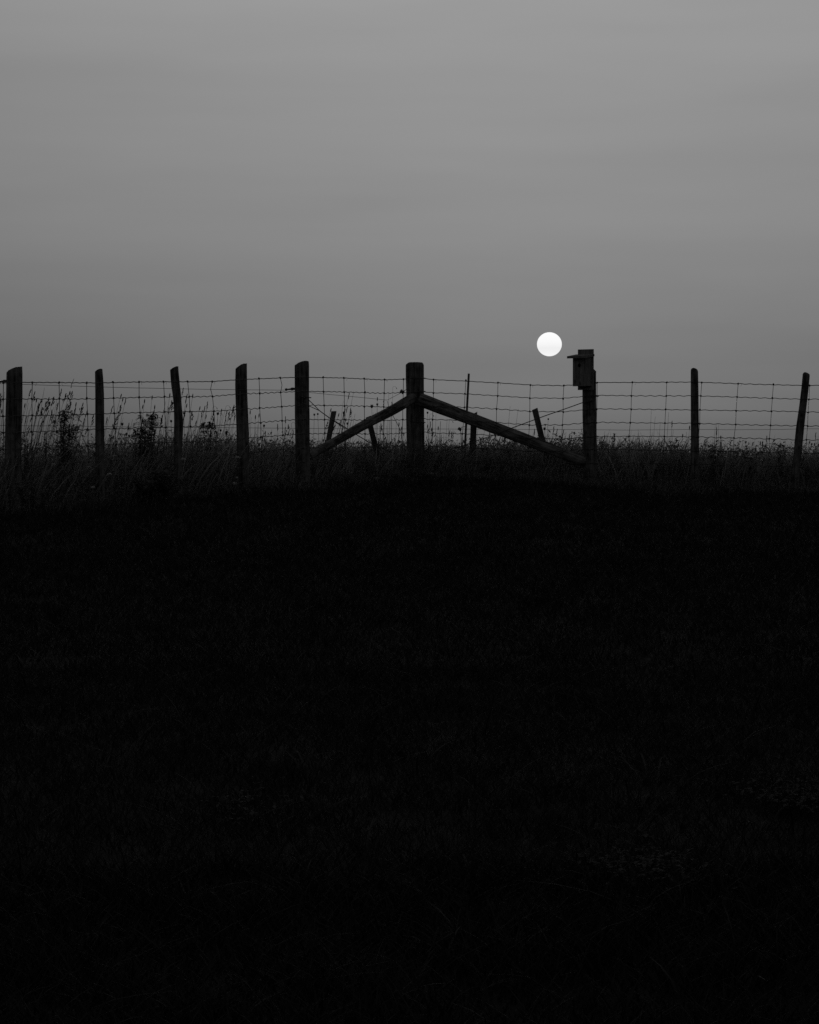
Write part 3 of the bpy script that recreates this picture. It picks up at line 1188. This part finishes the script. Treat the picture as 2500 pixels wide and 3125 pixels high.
# little dark seed heads scattered through the meadow
n = 1500
x = rng.uniform(-6.2, 6.8, n)
y = fence_y(x) + rng.uniform(.1, 4.0, n)
h_ = rng.uniform(.10, .33, n) * tall_f(x)
c = np.stack([x, y, hgt(x, y) + h_], -1)
rr = rng.uniform(.005, .011, n)
octa = np.array([[1, 0, 0], [0, 1, 0], [-1, 0, 0], [0, -1, 0], [0, 0, 1.5], [0, 0, -1.3]], float)
V = (c[:, None, :] + octa[None] * rr[:, None, None]).reshape(-1, 3)
of = np.array([[0, 1, 4], [1, 2, 4], [2, 3, 4], [3, 0, 4], [1, 0, 5], [2, 1, 5], [3, 2, 5], [0, 3, 5]])
tr = ((np.arange(n) * 6)[:, None, None] + of[None]).reshape(-1, 3)
b1 = blades(np.stack([x, y, hgt(x, y) - .01], -1), h_ + .01, np.full(n, .004), x * 0, x * 0, x * 0, 1)
V2, fc2 = merge([(V, np.zeros((0, 4), int), tr), b1])
o = np_mesh('small_seed_heads', V2, [f for f in fc2 if len(f)], M['seed'])
tag(o, 'tiny dark seed heads dotted through the meadow', 'seed heads', kind='stuff')


# ------------------------------------------------------------------ seeding grass tufts, one per fence bay
def stalk_mesh(mb, top, base_, kind, rnd):
    ctrl = base_.lerp(top, .55) + Vector((-(top.x - base_.x) * .22, rnd.uniform(-.01, .01), .02))
    pts_ = []
    for i in range(9):
        t_ = i / 8
        pts_.append(base_ * (1 - t_) ** 2 + ctrl * 2 * t_ * (1 - t_) + top * t_ * t_)
    mb.tube(pts_, [.0027 - .0013 * i / 8 for i in range(9)], 3, cap=False)
    d = (pts_[-1] - pts_[-3]).normalized()
    # a narrow stem leaf
    if rnd.random() < .5:
        p = pts_[rnd.choice((2, 3, 4))]
        sgn = rnd.choice((-1, 1))
        mb.leaf(p, (sgn * .5, rnd.uniform(-.4, .4), .8), rnd.uniform(.07, .16), .006, droop=.5)
    if kind == 'timothy':
        mb.blob(top - d * .02, .0068, d, 4.2, 6)
    elif kind == 'brome':
        for k in range(rnd.randint(6, 9)):
            t_ = k / 8
            p = top - d * (.10 * (1 - t_))
            sd = Vector((rnd.uniform(-.2, .9), rnd.uniform(-.6, .6), rnd.uniform(.1, .8))).normalized()
            e_ = p + sd * rnd.uniform(.012, .035) * (1.2 - t_)
            mb.tube([p, e_], .0009, 3, cap=False)
            mb.blob(e_ + d * .008, 0.0046, (d + sd * .6 + Vector((0, 0, -.2))), 3.4, 5)
        mb.blob(top, .0055, d, 4, 5)
    elif kind == 'spike':
        for k in range(6):
            mb.blob(top - d * .012 * k + Vector((rnd.uniform(-.004, .004), 0, 0)), 0.0045, d + Vector((rnd.uniform(-.4, .4), 0, 0)), 2.8, 5)
    elif kind == 'hook':
        e_ = [top, top + Vector((.012, 0, .012)), top + Vector((.03, 0, .010)), top + Vector((.045, 0, -.012))]
        mb.tube(e_, .0014, 3)
        mb.blob(e_[-1], .004, (.4, 0, -1), 3, 5)


def tuft(stalks, lean, label, off0=.12, kinds=('brome', 'spike', 'timothy', 'brome', 'bare'), seed=0):
    rnd = random.Random(seed)
    xs_ = [s_[0] for s_ in stalks]
    xm = sum(xs_) / len(xs_) - lean * .8
    q = pl(xm, 1400, off0 + .2)
    root = empty('seeding_grass_tuft', Vector((q.x, q.y, gz(q.x, q.y))))
    tag(root, label, 'grass tuft', 'tall seeding grasses along the fence')
    extra = [(s_[0] + rnd.uniform(-14, 14), s_[1] + rnd.uniform(10, 70), rnd.choice(('bare', 'bare', 'spike'))) for s_ in stalks]
    for s_ in list(stalks) + extra:
        off = off0 + rnd.uniform(0, .55)
        top = pl(s_[0], s_[1], off)
        lx = lean * rnd.uniform(.9, 1.9)
        b0 = pl(s_[0] - lx, 1400, off)
        base_ = Vector((b0.x, b0.y, gz(b0.x, b0.y) - .01))
        mb = MB()
        stalk_mesh(mb, top, base_, s_[2] if len(s_) > 2 else rnd.choice(kinds), rnd)
        mb.build('stalk', M['straw'], root)
    return root


tuft([(2, 1205), (9, 1213), (14, 1196, 'bare'), (-12, 1222), (-30, 1230), (6, 1250)], 28, 'few grass stalks at the left edge beside the leftmost post', seed=50)
tuft([(94, 1190, 'spike'), (106, 1199, 'brome'), (136, 1183, 'bare'), (150, 1213), (147, 1224, 'brome'), (162, 1217, 'brome'), (113, 1216), (188, 1189, 'spike'), (200, 1206, 'brome'), (213, 1198, 'brome'),
      (220, 1198, 'brome'), (215, 1229, 'brome'), (233, 1229, 'timothy'), (253, 1234, 'brome'), (253, 1246), (266, 1254, 'spike'), (245, 1264), (285, 1271, 'brome'), (165, 1242), (140, 1231, 'brome'), (126, 1222),
      (118, 1243), (77, 1232, 'timothy'), (258, 1279, 'spike'), (205, 1237, 'brome'), (176, 1232), (158, 1255), (230, 1250), (90, 1250), (150, 1232, 'brome'), (128, 1250), (183, 1262)],
     45, 'dense tuft of tall drooping seed grass between the two leftmost posts', seed=51)
tuft([(371, 1203, 'timothy'), (376, 1214, 'timothy'), (367, 1242), (344, 1241, 'spike'), (328, 1276, 'spike'), (394, 1293), (405, 1280, 'bare'), (360, 1270), (350, 1290)], 34,
     'sparse tall grass stalks just right of the second post', seed=52)
tuft([(442, 1219, 'timothy'), (437, 1236, 'timothy'), (465, 1208, 'timothy'), (473, 1237, 'timothy'), (471, 1252), (482, 1267, 'timothy'), (519, 1201, 'timothy'), (524, 1226, 'brome'), (527, 1232, 'brome'), (512, 1240), (500, 1250, 'bare'), (492, 1280)], 24,
     'tall narrow-headed grass stalks just left of the crooked post', seed=53)
tuft([(559, 1186, 'spike'), (589, 1203, 'timothy'), (568, 1219, 'timothy'), (571, 1233, 'timothy'), (611, 1241, 'timothy'), (634, 1228, 'spike'), (650, 1243, 'hook'), (651, 1262), (625, 1241, 'spike'), (690, 1241, 'hook'), (714, 1240, 'brome'),
      (711, 1247, 'brome'), (700, 1260, 'brome'), (608, 1264, 'bare'), (630, 1267, 'timothy'), (677, 1250, 'spike'), (665, 1275, 'bare'), (585, 1260), (600, 1285), (640, 1290), (690, 1275), (655, 1300)],
     26, 'tangle of tall grass stalks between the crooked post and the fourth post', seed=54)
tuft([(764, 1253, 'timothy'), (767, 1273, 'bare'), (780, 1268, 'timothy'), (791, 1263, 'timothy'), (872, 1273, 'spike'), (848, 1296, 'spike'), (890, 1292, 'hook'), (810, 1316, 'timothy'), (895, 1312, 'spike'), (830, 1310, 'bare'), (880, 1300)], 6,
     'sparse grass stalks between the fourth post and thick round-topped post', seed=55)
tuft([(1011, 1247), (1048, 1223, 'bare'), (1061, 1243, 'spike'), (1066, 1201, 'spike'), (1080, 1193, 'bare'), (1086, 1290, 'bare'), (1035, 1262, 'timothy'), (1000, 1290), (1022, 1300), (1040, 1285), (1050, 1262), (1015, 1275, 'bare'), (1070, 1250)], 24,
     'slender grass stalks behind the lower half of the left brace', seed=56, off0=.3)
tuft([(1152, 1213, 'timothy'), (1172, 1220, 'spike'), (1199, 1182, 'hook'), (1187, 1196, 'bare'), (1210, 1276, 'bare'), (1226, 1303, 'timothy'), (1174, 1270, 'bare'), (1163, 1297), (1190, 1280, 'bare'), (1218, 1290), (1147, 1260, 'bare'), (1233, 1320)], 4,
     'tall thin grass stalks behind the brace just left of the corner post', seed=57, off0=.35)
tuft([(1312, 1266, 'hook'), (1331, 1262, 'bare'), (1345, 1287, 'bare'), (1338, 1302, 'timothy'), (1371, 1285, 'hook'), (1383, 1322, 'spike'), (1365, 1278, 'bare'), (1305, 1300), (1318, 1310), (1355, 1320, 'bare'), (1378, 1318, 'hook')], 4,
     'thin grass stalks close to the right of the corner post', seed=58, off0=.3)
tuft([(1557, 1240, 'bare'), (1582, 1248, 'bare'), (1460, 1302, 'bare'), (1480, 1310, 'bare'), (1500, 1300, 'bare'), (1535, 1325, 'bare'), (1515, 1320, 'bare')], 12,
     'few bare grass stalks rising behind the middle of right brace', seed=59, off0=.3)
tuft([(1691, 1303, 'spike'), (1701, 1311, 'spike'), (1632, 1311, 'spike'), (1720, 1313, 'spike'), (1728, 1318, 'bare'), (1740, 1326, 'spike'), (1745, 1330), (1757, 1350, 'bare')], 10,
     'short grass stalks in the gap left of the birdhouse post', seed=60, off0=.3)
tuft([(1846, 1316, 'bare'), (1845, 1330, 'spike'), (1874, 1326, 'brome'), (1838, 1350), (1860, 1355)], 8, 'sparse low grass stalks just right of the birdhouse post', seed=61, off0=.2)
tuft([(1988, 1251, 'bare'), (2041, 1258, 'bare'), (2055, 1312, 'bare'), (2084, 1325, 'timothy'), (2105, 1300, 'timothy'), (1970, 1342, 'bare'), (2015, 1290, 'bare'), (2030, 1330, 'bare')], 8,
     'bare grass stalks left of the slim rounded post', seed=62, off0=.2)
tuft([(2183, 1297, 'bare'), (2188, 1291, 'bare'), (2194, 1294, 'bare'), (2187, 1318, 'timothy'), (2200, 1330, 'timothy'), (2340, 1332, 'spike'), (2321, 1348, 'timothy'), (2298, 1350, 'timothy'), (2266, 1345, 'bare'), (2327, 1352), (2152, 1345, 'spike'), (2490, 1322, 'spike'), (2497, 1330, 'bare')], 4,
     'grass stalks between the slim rounded post and the leaning post', seed=63, off0=.2)


# ------------------------------------------------------------------ wild carrot seed heads
def carrot(px, py, r_px, label, lean=3, off=.25):
    rnd = random.Random(int(px * 7 + py))
    top = pl(px, py, off)
    b0 = pl(px - lean, 1400, off)
    base_ = Vector((b0.x, b0.y, gz(b0.x, b0.y) - .01))
    root = empty('wild_carrot', base_)
    tag(root, label, 'wild carrot', 'closed wild carrot seed heads')
    r_ = r_px * top.y / F
    mb = MB()
    mid = base_.lerp(top, .6) + Vector((rnd.uniform(-.02, .02), 0, 0))
    mb.tube([base_, mid, top - Vector((0, 0, r_))], [.0024, .002, .0016], 4)
    if rnd.random() < .6:
        p = base_.lerp(mid, .7)
        for k in range(3):
            mb.leaf(p, (rnd.uniform(-1, 1), rnd.uniform(-.5, .5), .6), .05, .008)
    mb.build('stem', M['straw'], root)
    mb = MB()
    mb.blob(top, r_, (rnd.uniform(-.2, .2), 0, 1), 1.25, 8)
    for k in range(9):                                   # incurved rays round the nest
        a = 2 * math.pi * k / 9
        c = Vector((math.cos(a), math.sin(a), 0))
        mb.tube([top - Vector((0, 0, r_ * 1.1)), top + c * r_ * 1.05, top + c * r_ * .75 + Vector((0, 0, r_ * rnd.uniform(1.1, 1.6)))], .0014, 3)
    mb.build('seed_head', M['seed'], root)


for a in [(373, 1295, 4.0, 'dark closed seed head on a thin stem near the second post'),
          (522.5, 1286, 3.2, 'dark closed seed head touching the left edge of the crooked post'),
          (561.5, 1262, 2.8, 'small dark seed head just right of the crooked post'),
          (665, 1263, 3.8, 'tall dark seed head in the bay left of the fourth post'),
          (673.5, 1314, 3.2, 'low dark seed head in the bay left of the fourth post'),
          (691, 1320, 4.0, 'lowest of the dark seed heads left of the fourth post'),
          (806, 1300, 3.2, 'dark seed head halfway between fourth post and thick round-topped post'),
          (959.5, 1266, 2.8, 'small seed head just right of the thick round-topped post'),
          (970, 1264, 2.6, 'second small seed head right of the thick round-topped post'),
          (1049, 1260.5, 3.2, 'dark seed head right of the leaning stake beside left brace'),
          (1060.5, 1293, 3.2, 'dark seed head low above the left brace'),
          (1135, 1240.5, 4.6, 'large dark seed head standing just above the left brace'),
          (1151.5, 1235, 3.0, 'smaller seed head beside the large one above left brace'),
          (1305, 1260, 2.8, 'small seed head just right of the corner post'),
          (1662, 1309, 3.6, 'dark seed head at the foot of stake below the sun'),
          (1664, 1297, 2.4, 'small seed head above another beside stake below the sun'),
          (1673.5, 1279.5, 2.4, 'small seed head hanging just under the slanting brace wire'),
          (1709, 1333, 3.0, 'dark seed head in the gap left of the birdhouse post')]:
    carrot(*a)


# ------------------------------------------------------------------ white umbels low in the grass
def umbel(px, py, w_px, label, off):
    rnd = random.Random(int(px * 3 + py))
    top = pl(px, py, off)
    base_ = Vector((top.x + rnd.uniform(-.02, .02), top.y, gz(top.x, top.y) - .01))
    if top.z < base_.z + .06:
        top.z = base_.z + .06
    root = empty('white_umbel_flower', base_)
    tag(root, label, 'flower', 'white flowers in the grass below the fence')
    mb = MB()
    mb.tube([base_, base_.lerp(top, .6) + Vector((.006, 0, 0)), top - Vector((0, 0, .015))], .0018, 3)
    r_ = w_px / 2 * top.y / F
    pts_ = []
    for k in range(16):
        a, q = rnd.uniform(0, 6.28), r_ * math.sqrt(rnd.random())
        pts_.append(top + Vector((q * math.cos(a), q * math.sin(a), rnd.uniform(-.007, .007) - q * .2)))
    for p in pts_[:8]:
        mb.tube([top - Vector((0, 0, .018)), p], .0009, 3)
    mb.build('stem', M['straw'], root)
    mb = MB()
    for p in pts_:
        for k in range(4):
            a = rnd.uniform(0, 6.28)
            mb.leaf(p, (math.cos(a), math.sin(a), rnd.uniform(-.9, .7)), .014, .012, droop=.05)
    mb.build('flower_head', M['petal'], root)


for i, a in enumerate([(163, 1366, 10, 'white flower head high in the weeds between the two leftmost posts'),
                       (213, 1367, 7, 'small white flower head left of the second post, upper row'),
                       (234, 1385, 8, 'loose white flower head left of the second post, below the upper row'),
                       (162, 1417, 11, 'flat white flower right of the leftmost post at half height'),
                       (272, 1425.5, 13, 'widest flat white flower just left of the second post'),
                       (335, 1445.5, 12, 'flat white flower low to the right of the second post'),
                       (284, 1486, 12, 'lowest white flower near the foot of the second post'),
                       (350, 1391, 8, 'small white flower right of the second post in the weeds'),
                       (560, 1400, 12, 'white flower at the foot of the crooked post, right side'),
                       (726, 1395, 15, 'long flat white flower in front of the fourth post'),
                       (722, 1457.5, 7, 'small white flower low below the fourth post'),
                       (717, 1474, 9, 'lowest white flower in the grass below the fourth post'),
                       (1151, 1462, 9, 'white flower in the grass left below the corner post'),
                       (1316, 1451, 12, 'white flower in the grass right below the corner post')]):
    umbel(*a, -.5 - .06 * (i % 3))


# ------------------------------------------------------------------ goldenrod and leafy weeds
def goldenrod(px, py, spread, label, off=.35, nst=3, seed=0):
    rnd = random.Random(seed)
    top = pl(px, py, off)
    base_ = Vector((top.x - .03, top.y, gz(top.x, top.y) - .01))
    root = empty('goldenrod', base_)
    tag(root, label, 'goldenrod', 'goldenrod plants in the left bays')
    st, lf, plm = MB(), MB(), MB()
    for j in range(nst):
        tp = top + Vector((rnd.uniform(-.5, .5) * spread * (j > 0), rnd.uniform(-.05, .05), -abs(rnd.gauss(0, .25)) * spread * (j > 0)))
        b_ = base_ + Vector((rnd.uniform(-.03, .03), rnd.uniform(-.03, .03), 0))
        mid = b_.lerp(tp, .5) + Vector((rnd.uniform(-.02, .02), 0, 0))
        st.tube([b_, mid, tp], [.004, .003, .002], 4)
        hh = tp.z - b_.z
        for k in range(int(45 + 40 * hh)):
            t_ = rnd.uniform(.2, .9)
            p = b_.lerp(tp, t_)
            a = rnd.uniform(0, 6.28)
            lf.leaf(p, (math.cos(a), math.sin(a), rnd.uniform(.1, .8)), rnd.uniform(.055, .11) * (1.15 - .4 * t_), rnd.uniform(.013, .022), droop=rnd.uniform(.1, .5))
        for k in range(13):
            t_ = 1 - .42 * k / 13
            p = b_.lerp(tp, t_ * .98 + .02) if hh > .2 else tp
            p = tp - Vector((0, 0, spread * .75 * k / 13))
            a = rnd.uniform(0, 6.28)
            ln = spread * rnd.uniform(.25, .62) * (.45 + .75 * k / 13)
            dx = Vector((math.cos(a), math.sin(a) * .8, 0))
            arc = [p, p + dx * ln * .45 + Vector((0, 0, ln * .34)), p + dx * ln * .85 + Vector((0, 0, ln * .25)), p + dx * ln * 1.1 + Vector((0, 0, -ln * .02))]
            plm.tube(arc, .0011, 3, cap=False)
            for q in range(26):
                u_ = rnd.uniform(.15, 1)
                i_ = min(2, int(u_ * 3))
                c = arc[i_].lerp(arc[i_ + 1], u_ * 3 - i_) + Vector((rnd.uniform(-.005, .005), rnd.uniform(-.005, .005), rnd.uniform(0, .007)))
                plm.leaf(c, (rnd.uniform(-1, 1), rnd.uniform(-1, 1), rnd.uniform(0, 1)), rnd.uniform(.009, .018), .006, droop=0)
    st.build('stem', M['straw'], root)
    lf.build('foliage', M['forb'], root)
    plm.build('flower_plume', M['seed'], root)


goldenrod(195, 1258, .17, 'bushy goldenrod with wide plume in the middle of the leftmost bay', seed=71, nst=4)
goldenrod(213, 1300, .13, 'lower goldenrod just left of the second post', seed=72, nst=3)
goldenrod(452, 1268, .17, 'dark goldenrod with arching plume left of the crooked post', seed=73, nst=5)
goldenrod(428, 1308, .15, 'low leafy goldenrod under the arching one left of the crooked post', seed=74, nst=4)
goldenrod(638, 1292, .10, 'small goldenrod drooping in the bay right of the crooked post', seed=75, nst=3)


def leafy(px, py, label, n=26, ln=(.05, .09), wr=.36, spread=.08, off=.3, seed=0, nst=3, name='leafy_weed', mat='forb', cat='weed', group='leafy weeds along the fence', front=False):
    rnd = random.Random(seed)
    top = pl(px, py, off)
    base_ = Vector((top.x, top.y, gz(top.x, top.y) - .01))
    if top.z < base_.z + .08:
        top.z = base_.z + .08
    root = empty(name, base_)
    tag(root, label, cat, group)
    st, lf = MB(), MB()
    for j in range(nst):
        tp = top + Vector((rnd.uniform(-1, 1) * spread, rnd.uniform(-1, 1) * spread, -abs(rnd.gauss(0, .05)) * (j > 0)))
        tp.z = max(tp.z, base_.z + .05)
        b_ = base_ + Vector((rnd.uniform(-.3, .3) * spread, rnd.uniform(-.3, .3) * spread, 0))
        st.tube([b_, b_.lerp(tp, .5) + Vector((rnd.uniform(-.02, .02), 0, 0)), tp], [.0035, .003, .002], 4)
        for k in range(n):
            t_ = rnd.uniform(.25, 1.02)
            p = b_.lerp(tp, t_)
            a = rnd.uniform(0, 6.28)
            l_ = rnd.uniform(*ln)
            lf.leaf(p, (math.cos(a), math.sin(a), rnd.uniform(-.2, 1.0)), l_, l_ * wr * rnd.uniform(.8, 1.2), droop=rnd.uniform(0, .4))
    st.build('stem', M['straw'], root)
    lf.build('foliage', M[mat], root)


leafy(2228, 1344, 'tall leafy weed with pointed leaves between slim and leaning posts', seed=81, ln=(.06, .10), wr=.26, n=14, spread=.13)
leafy(2290, 1362, 'leafy weed low between the slim post and leaning post, right of the tall one', seed=82, n=20)
leafy(2182, 1366, 'broad leafy weed just right of the slim rounded post', seed=83, n=22)
leafy(2375, 1362, 'leafy weed clump just left of the leaning post', seed=84, n=26)
leafy(2080, 1362, 'round-leaved weed just left of the slim rounded post', seed=85, n=12, wr=.7, ln=(.04, .06))
leafy(1340, 1326, 'curled dry weed right of the corner post', seed=86, n=8, ln=(.06, .11), wr=.16, spread=.05)
leafy(1370, 1350, 'small drooping weed between corner post and steel post', seed=87, n=9, ln=(.04, .07), wr=.3, spread=.06)
leafy(1210, 1335, 'leafy weed under the left brace near the corner post', seed=88, n=14, ln=(.04, .07), wr=.3, spread=.12)
leafy(1130, 1345, 'leafy weed below the middle of the left brace', seed=89, n=22, ln=(.03, .05), wr=.5, spread=.14, nst=5)
leafy(2450, 1385, 'leafy weed at the foot of the leaning post', seed=90, n=24, spread=.12)
leafy(15, 1310, 'leafy weed at the left edge behind the leftmost post', seed=91, n=26, spread=.12, nst=4)
leafy(85, 1318, 'feathery weed just right of the leftmost post', seed=92, n=26, spread=.10, nst=4, ln=(.04, .08), wr=.22)
leafy(145, 1310, 'leafy weed left of the bushy goldenrod', seed=93, n=20, spread=.09, nst=4, ln=(.04, .07), wr=.3)
leafy(200, 1292, 'bushy dark weed around the goldenrod in the leftmost bay', seed=98, n=60, spread=.13, nst=7, ln=(.04, .075), wr=.32)
leafy(448, 1296, 'bushy dark weed around the goldenrod left of the crooked post', seed=99, n=60, spread=.13, nst=7, ln=(.04, .075), wr=.32)
# dark bush before the crooked post and a few clumps in front of the fence
leafy(505, 1440, 'dark leafy bush in front of the crooked post', seed=94, n=60, spread=.24, nst=12, ln=(.04, .08), wr=.45, off=-.55, name='leafy_bush', cat='bush')
leafy(430, 1452, 'dark leafy bush between the second post and the crooked post', seed=95, n=50, spread=.2, nst=9, ln=(.04, .08), wr=.4, off=-.5, name='leafy_bush', cat='bush')
leafy(100, 1475, 'dark leafy bush at the foot of the leftmost post', seed=96, n=40, spread=.22, nst=8, ln=(.04, .08), wr=.4, off=-.45, name='leafy_bush', cat='bush')
leafy(2370, 1470, 'dark leafy bush low in front left of the leaning post', seed=97, n=40, spread=.2, nst=8, ln=(.04, .07), wr=.4, off=-.4, name='leafy_bush', cat='bush')


def dry_weed(px, py, label, seed, off=.25):
    rnd = random.Random(seed)
    top = pl(px, py, off)
    base_ = Vector((top.x - .02, top.y, gz(top.x, top.y) - .01))
    root = empty('dry_weed', base_)
    tag(root, label, 'dry weed', 'dry branching weeds')
    mb = MB()
    mb.tube([base_, base_.lerp(top, .6), top], [.003, .0022, .001], 4)
    tw = MB()
    for k in range(11):
        t_ = rnd.uniform(.45, .92)
        p = base_.lerp(top, t_)
        s_ = rnd.choice((-1, 1))
        l_ = rnd.uniform(.07, .16) * (1.3 - t_)
        e_ = p + Vector((s_ * l_ * .55, rnd.uniform(-.03, .03), l_ * .85))
        tw.tube([p, p.lerp(e_, .5) + Vector((s_ * .008, 0, -.004)), e_], [.0018, .0015, .0008], 3)
    mb.build('stem', M['straw'], root)
    tw.build('twig', M['straw'], root)


dry_weed(1921, 1320, 'bare branching dry weed halfway between birdhouse post and slim post', 101)
dry_weed(1990, 1317, 'second bare branching dry weed nearer the slim rounded post', 102)
dry_weed(1962, 1338, 'lowest bare branching dry weed between birdhouse post and slim post', 103)


# ------------------------------------------------------------------ pale broad-leaved patches in the mown slope
def ground_at(px, py):
    y = 6.0
    for _ in range(60):
        p = at(px, py, y)
        y += (p.z - gz(p.x, y)) / .2
        y = min(max(y, 3), 40)
    return at(px, py, y)


def rosette_patch(px, py, wx, wy, n, label, seed, l0=.010, l1=.019):
    rnd = random.Random(seed)
    c = ground_at(px, py)
    c.z = gz(c.x, c.y)
    root = empty('clover_patch', c)
    tag(root, label, 'clover', 'pale leafy patches in the mown grass')
    mb, st = MB(), MB()
    for k in range(n):
        x = c.x + rnd.gauss(0, wx)
        y = c.y + rnd.gauss(0, wy)
        z = gz(x, y) + rnd.uniform(.03, .075)
        st.tube([(x, y, gz(x, y)), (x + rnd.uniform(-.01, .01), y, z)], .0012, 3, cap=False)
        a0 = rnd.uniform(0, 6.28)
        for j in range(3):
            a = a0 + j * 2.09
            l_ = rnd.uniform(l0, l1)
            mb.leaf((x, y, z), (math.cos(a), math.sin(a), rnd.uniform(-.6, .9)), l_, l_ * .85, droop=.2)
    tag(mb.build('foliage', M['pale_leaf'], root), kind='stuff')
    tag(st.build('stem', M['turf'], root), kind='stuff')


rosette_patch(1970, 2700, .085, .13, 330, 'pale clover patch low on the right of the mown slope', 111)
rosette_patch(2440, 2465, .085, .13, 260, 'pale clover patch at the right edge of the mown slope', 112)
rosette_patch(770, 2500, .08, .16, 70, 'faint clover patch left of centre on the mown slope', 113)
for (x_, y_, sd_, lb) in ((1985, 2385, 121, 'pale broad grass blades right of centre on the slope'), (955, 2360, 122, 'arching pale grass blades in the middle of the slope'),
                          (620, 2780, 123, 'pale pointed grass blades low on the left of slope'), (1320, 2930, 124, 'arching grass blades near the bottom centre of the slope'), (1430, 2700, 125, 'single bent grass blades right of centre low on the slope')):
    rnd = random.Random(sd_)
    c = ground_at(x_, y_)
    c.z = gz(c.x, c.y)
    root = empty('grass_clump', c)
    tag(root, lb, 'grass clump', 'pale grass clumps on the mown slope')
    for k in range(7):
        mb = MB()
        a = rnd.uniform(0, 6.28)
        d_ = Vector((math.cos(a), math.sin(a) * .6, rnd.uniform(.5, 1.6))).normalized()
        mb.leaf(c + Vector((rnd.uniform(-.05, .05), rnd.uniform(-.05, .05), 0)), d_, rnd.uniform(.10, .2), rnd.uniform(.006, .011), droop=rnd.uniform(.2, .6))
        mb.build('blade', M['pale_leaf'], root)


# ------------------------------------------------------------------ small leftovers on and behind the fence
def twig(name, pix, rad_, label, cat, mat='straw'):
    mb = MB()
    pts_ = [pl(x, y, o_) for x, y, o_ in pix]
    mb.tube(pts_, [rad_ * (1 - .5 * i / (len(pts_) - 1)) for i in range(len(pts_))], 4)
    tag(mb.build(name, M[mat], origin=pts_[0]), label, cat)


twig('dry_straw', [(217, 1184, -.012), (219, 1172, -.014), (223, 1164, -.012), (226, 1156, -.01)], .0042, 'dry straw caught upright on the top wire left of the second post', 'straw')
twig('dead_stalk', [(1229, 1420, .4), (1228, 1345, .4), (1225, 1318, .4), (1212, 1292, .38), (1197, 1264, .36), (1188, 1245, .36), (1182, 1224, .35)], .0062, 'dark bent dead stalk under the left brace beside the corner post', 'dead stalk')
twig('dead_stalk', [(1182, 1390, .3), (1180, 1342, .3), (1172, 1326, .3), (1158, 1300, .3)], .005, 'short dark dead stalk under the left brace', 'dead stalk')
twig('dead_stalk', [(88, 1420, -.05), (76, 1392, -.08), (62, 1358, -.1), (45, 1330, -.1), (38, 1318, -.1)], .005, 'dark thin vine across the foot of the leftmost post', 'vine')
twig('dead_stalk', [(1310, 1400, .3), (1316, 1350, .3), (1322, 1325, .3), (1328, 1320, .3), (1333, 1334, .3), (1332, 1345, .3)], .005, 'dark hooked stalk right of the corner post', 'dead stalk')
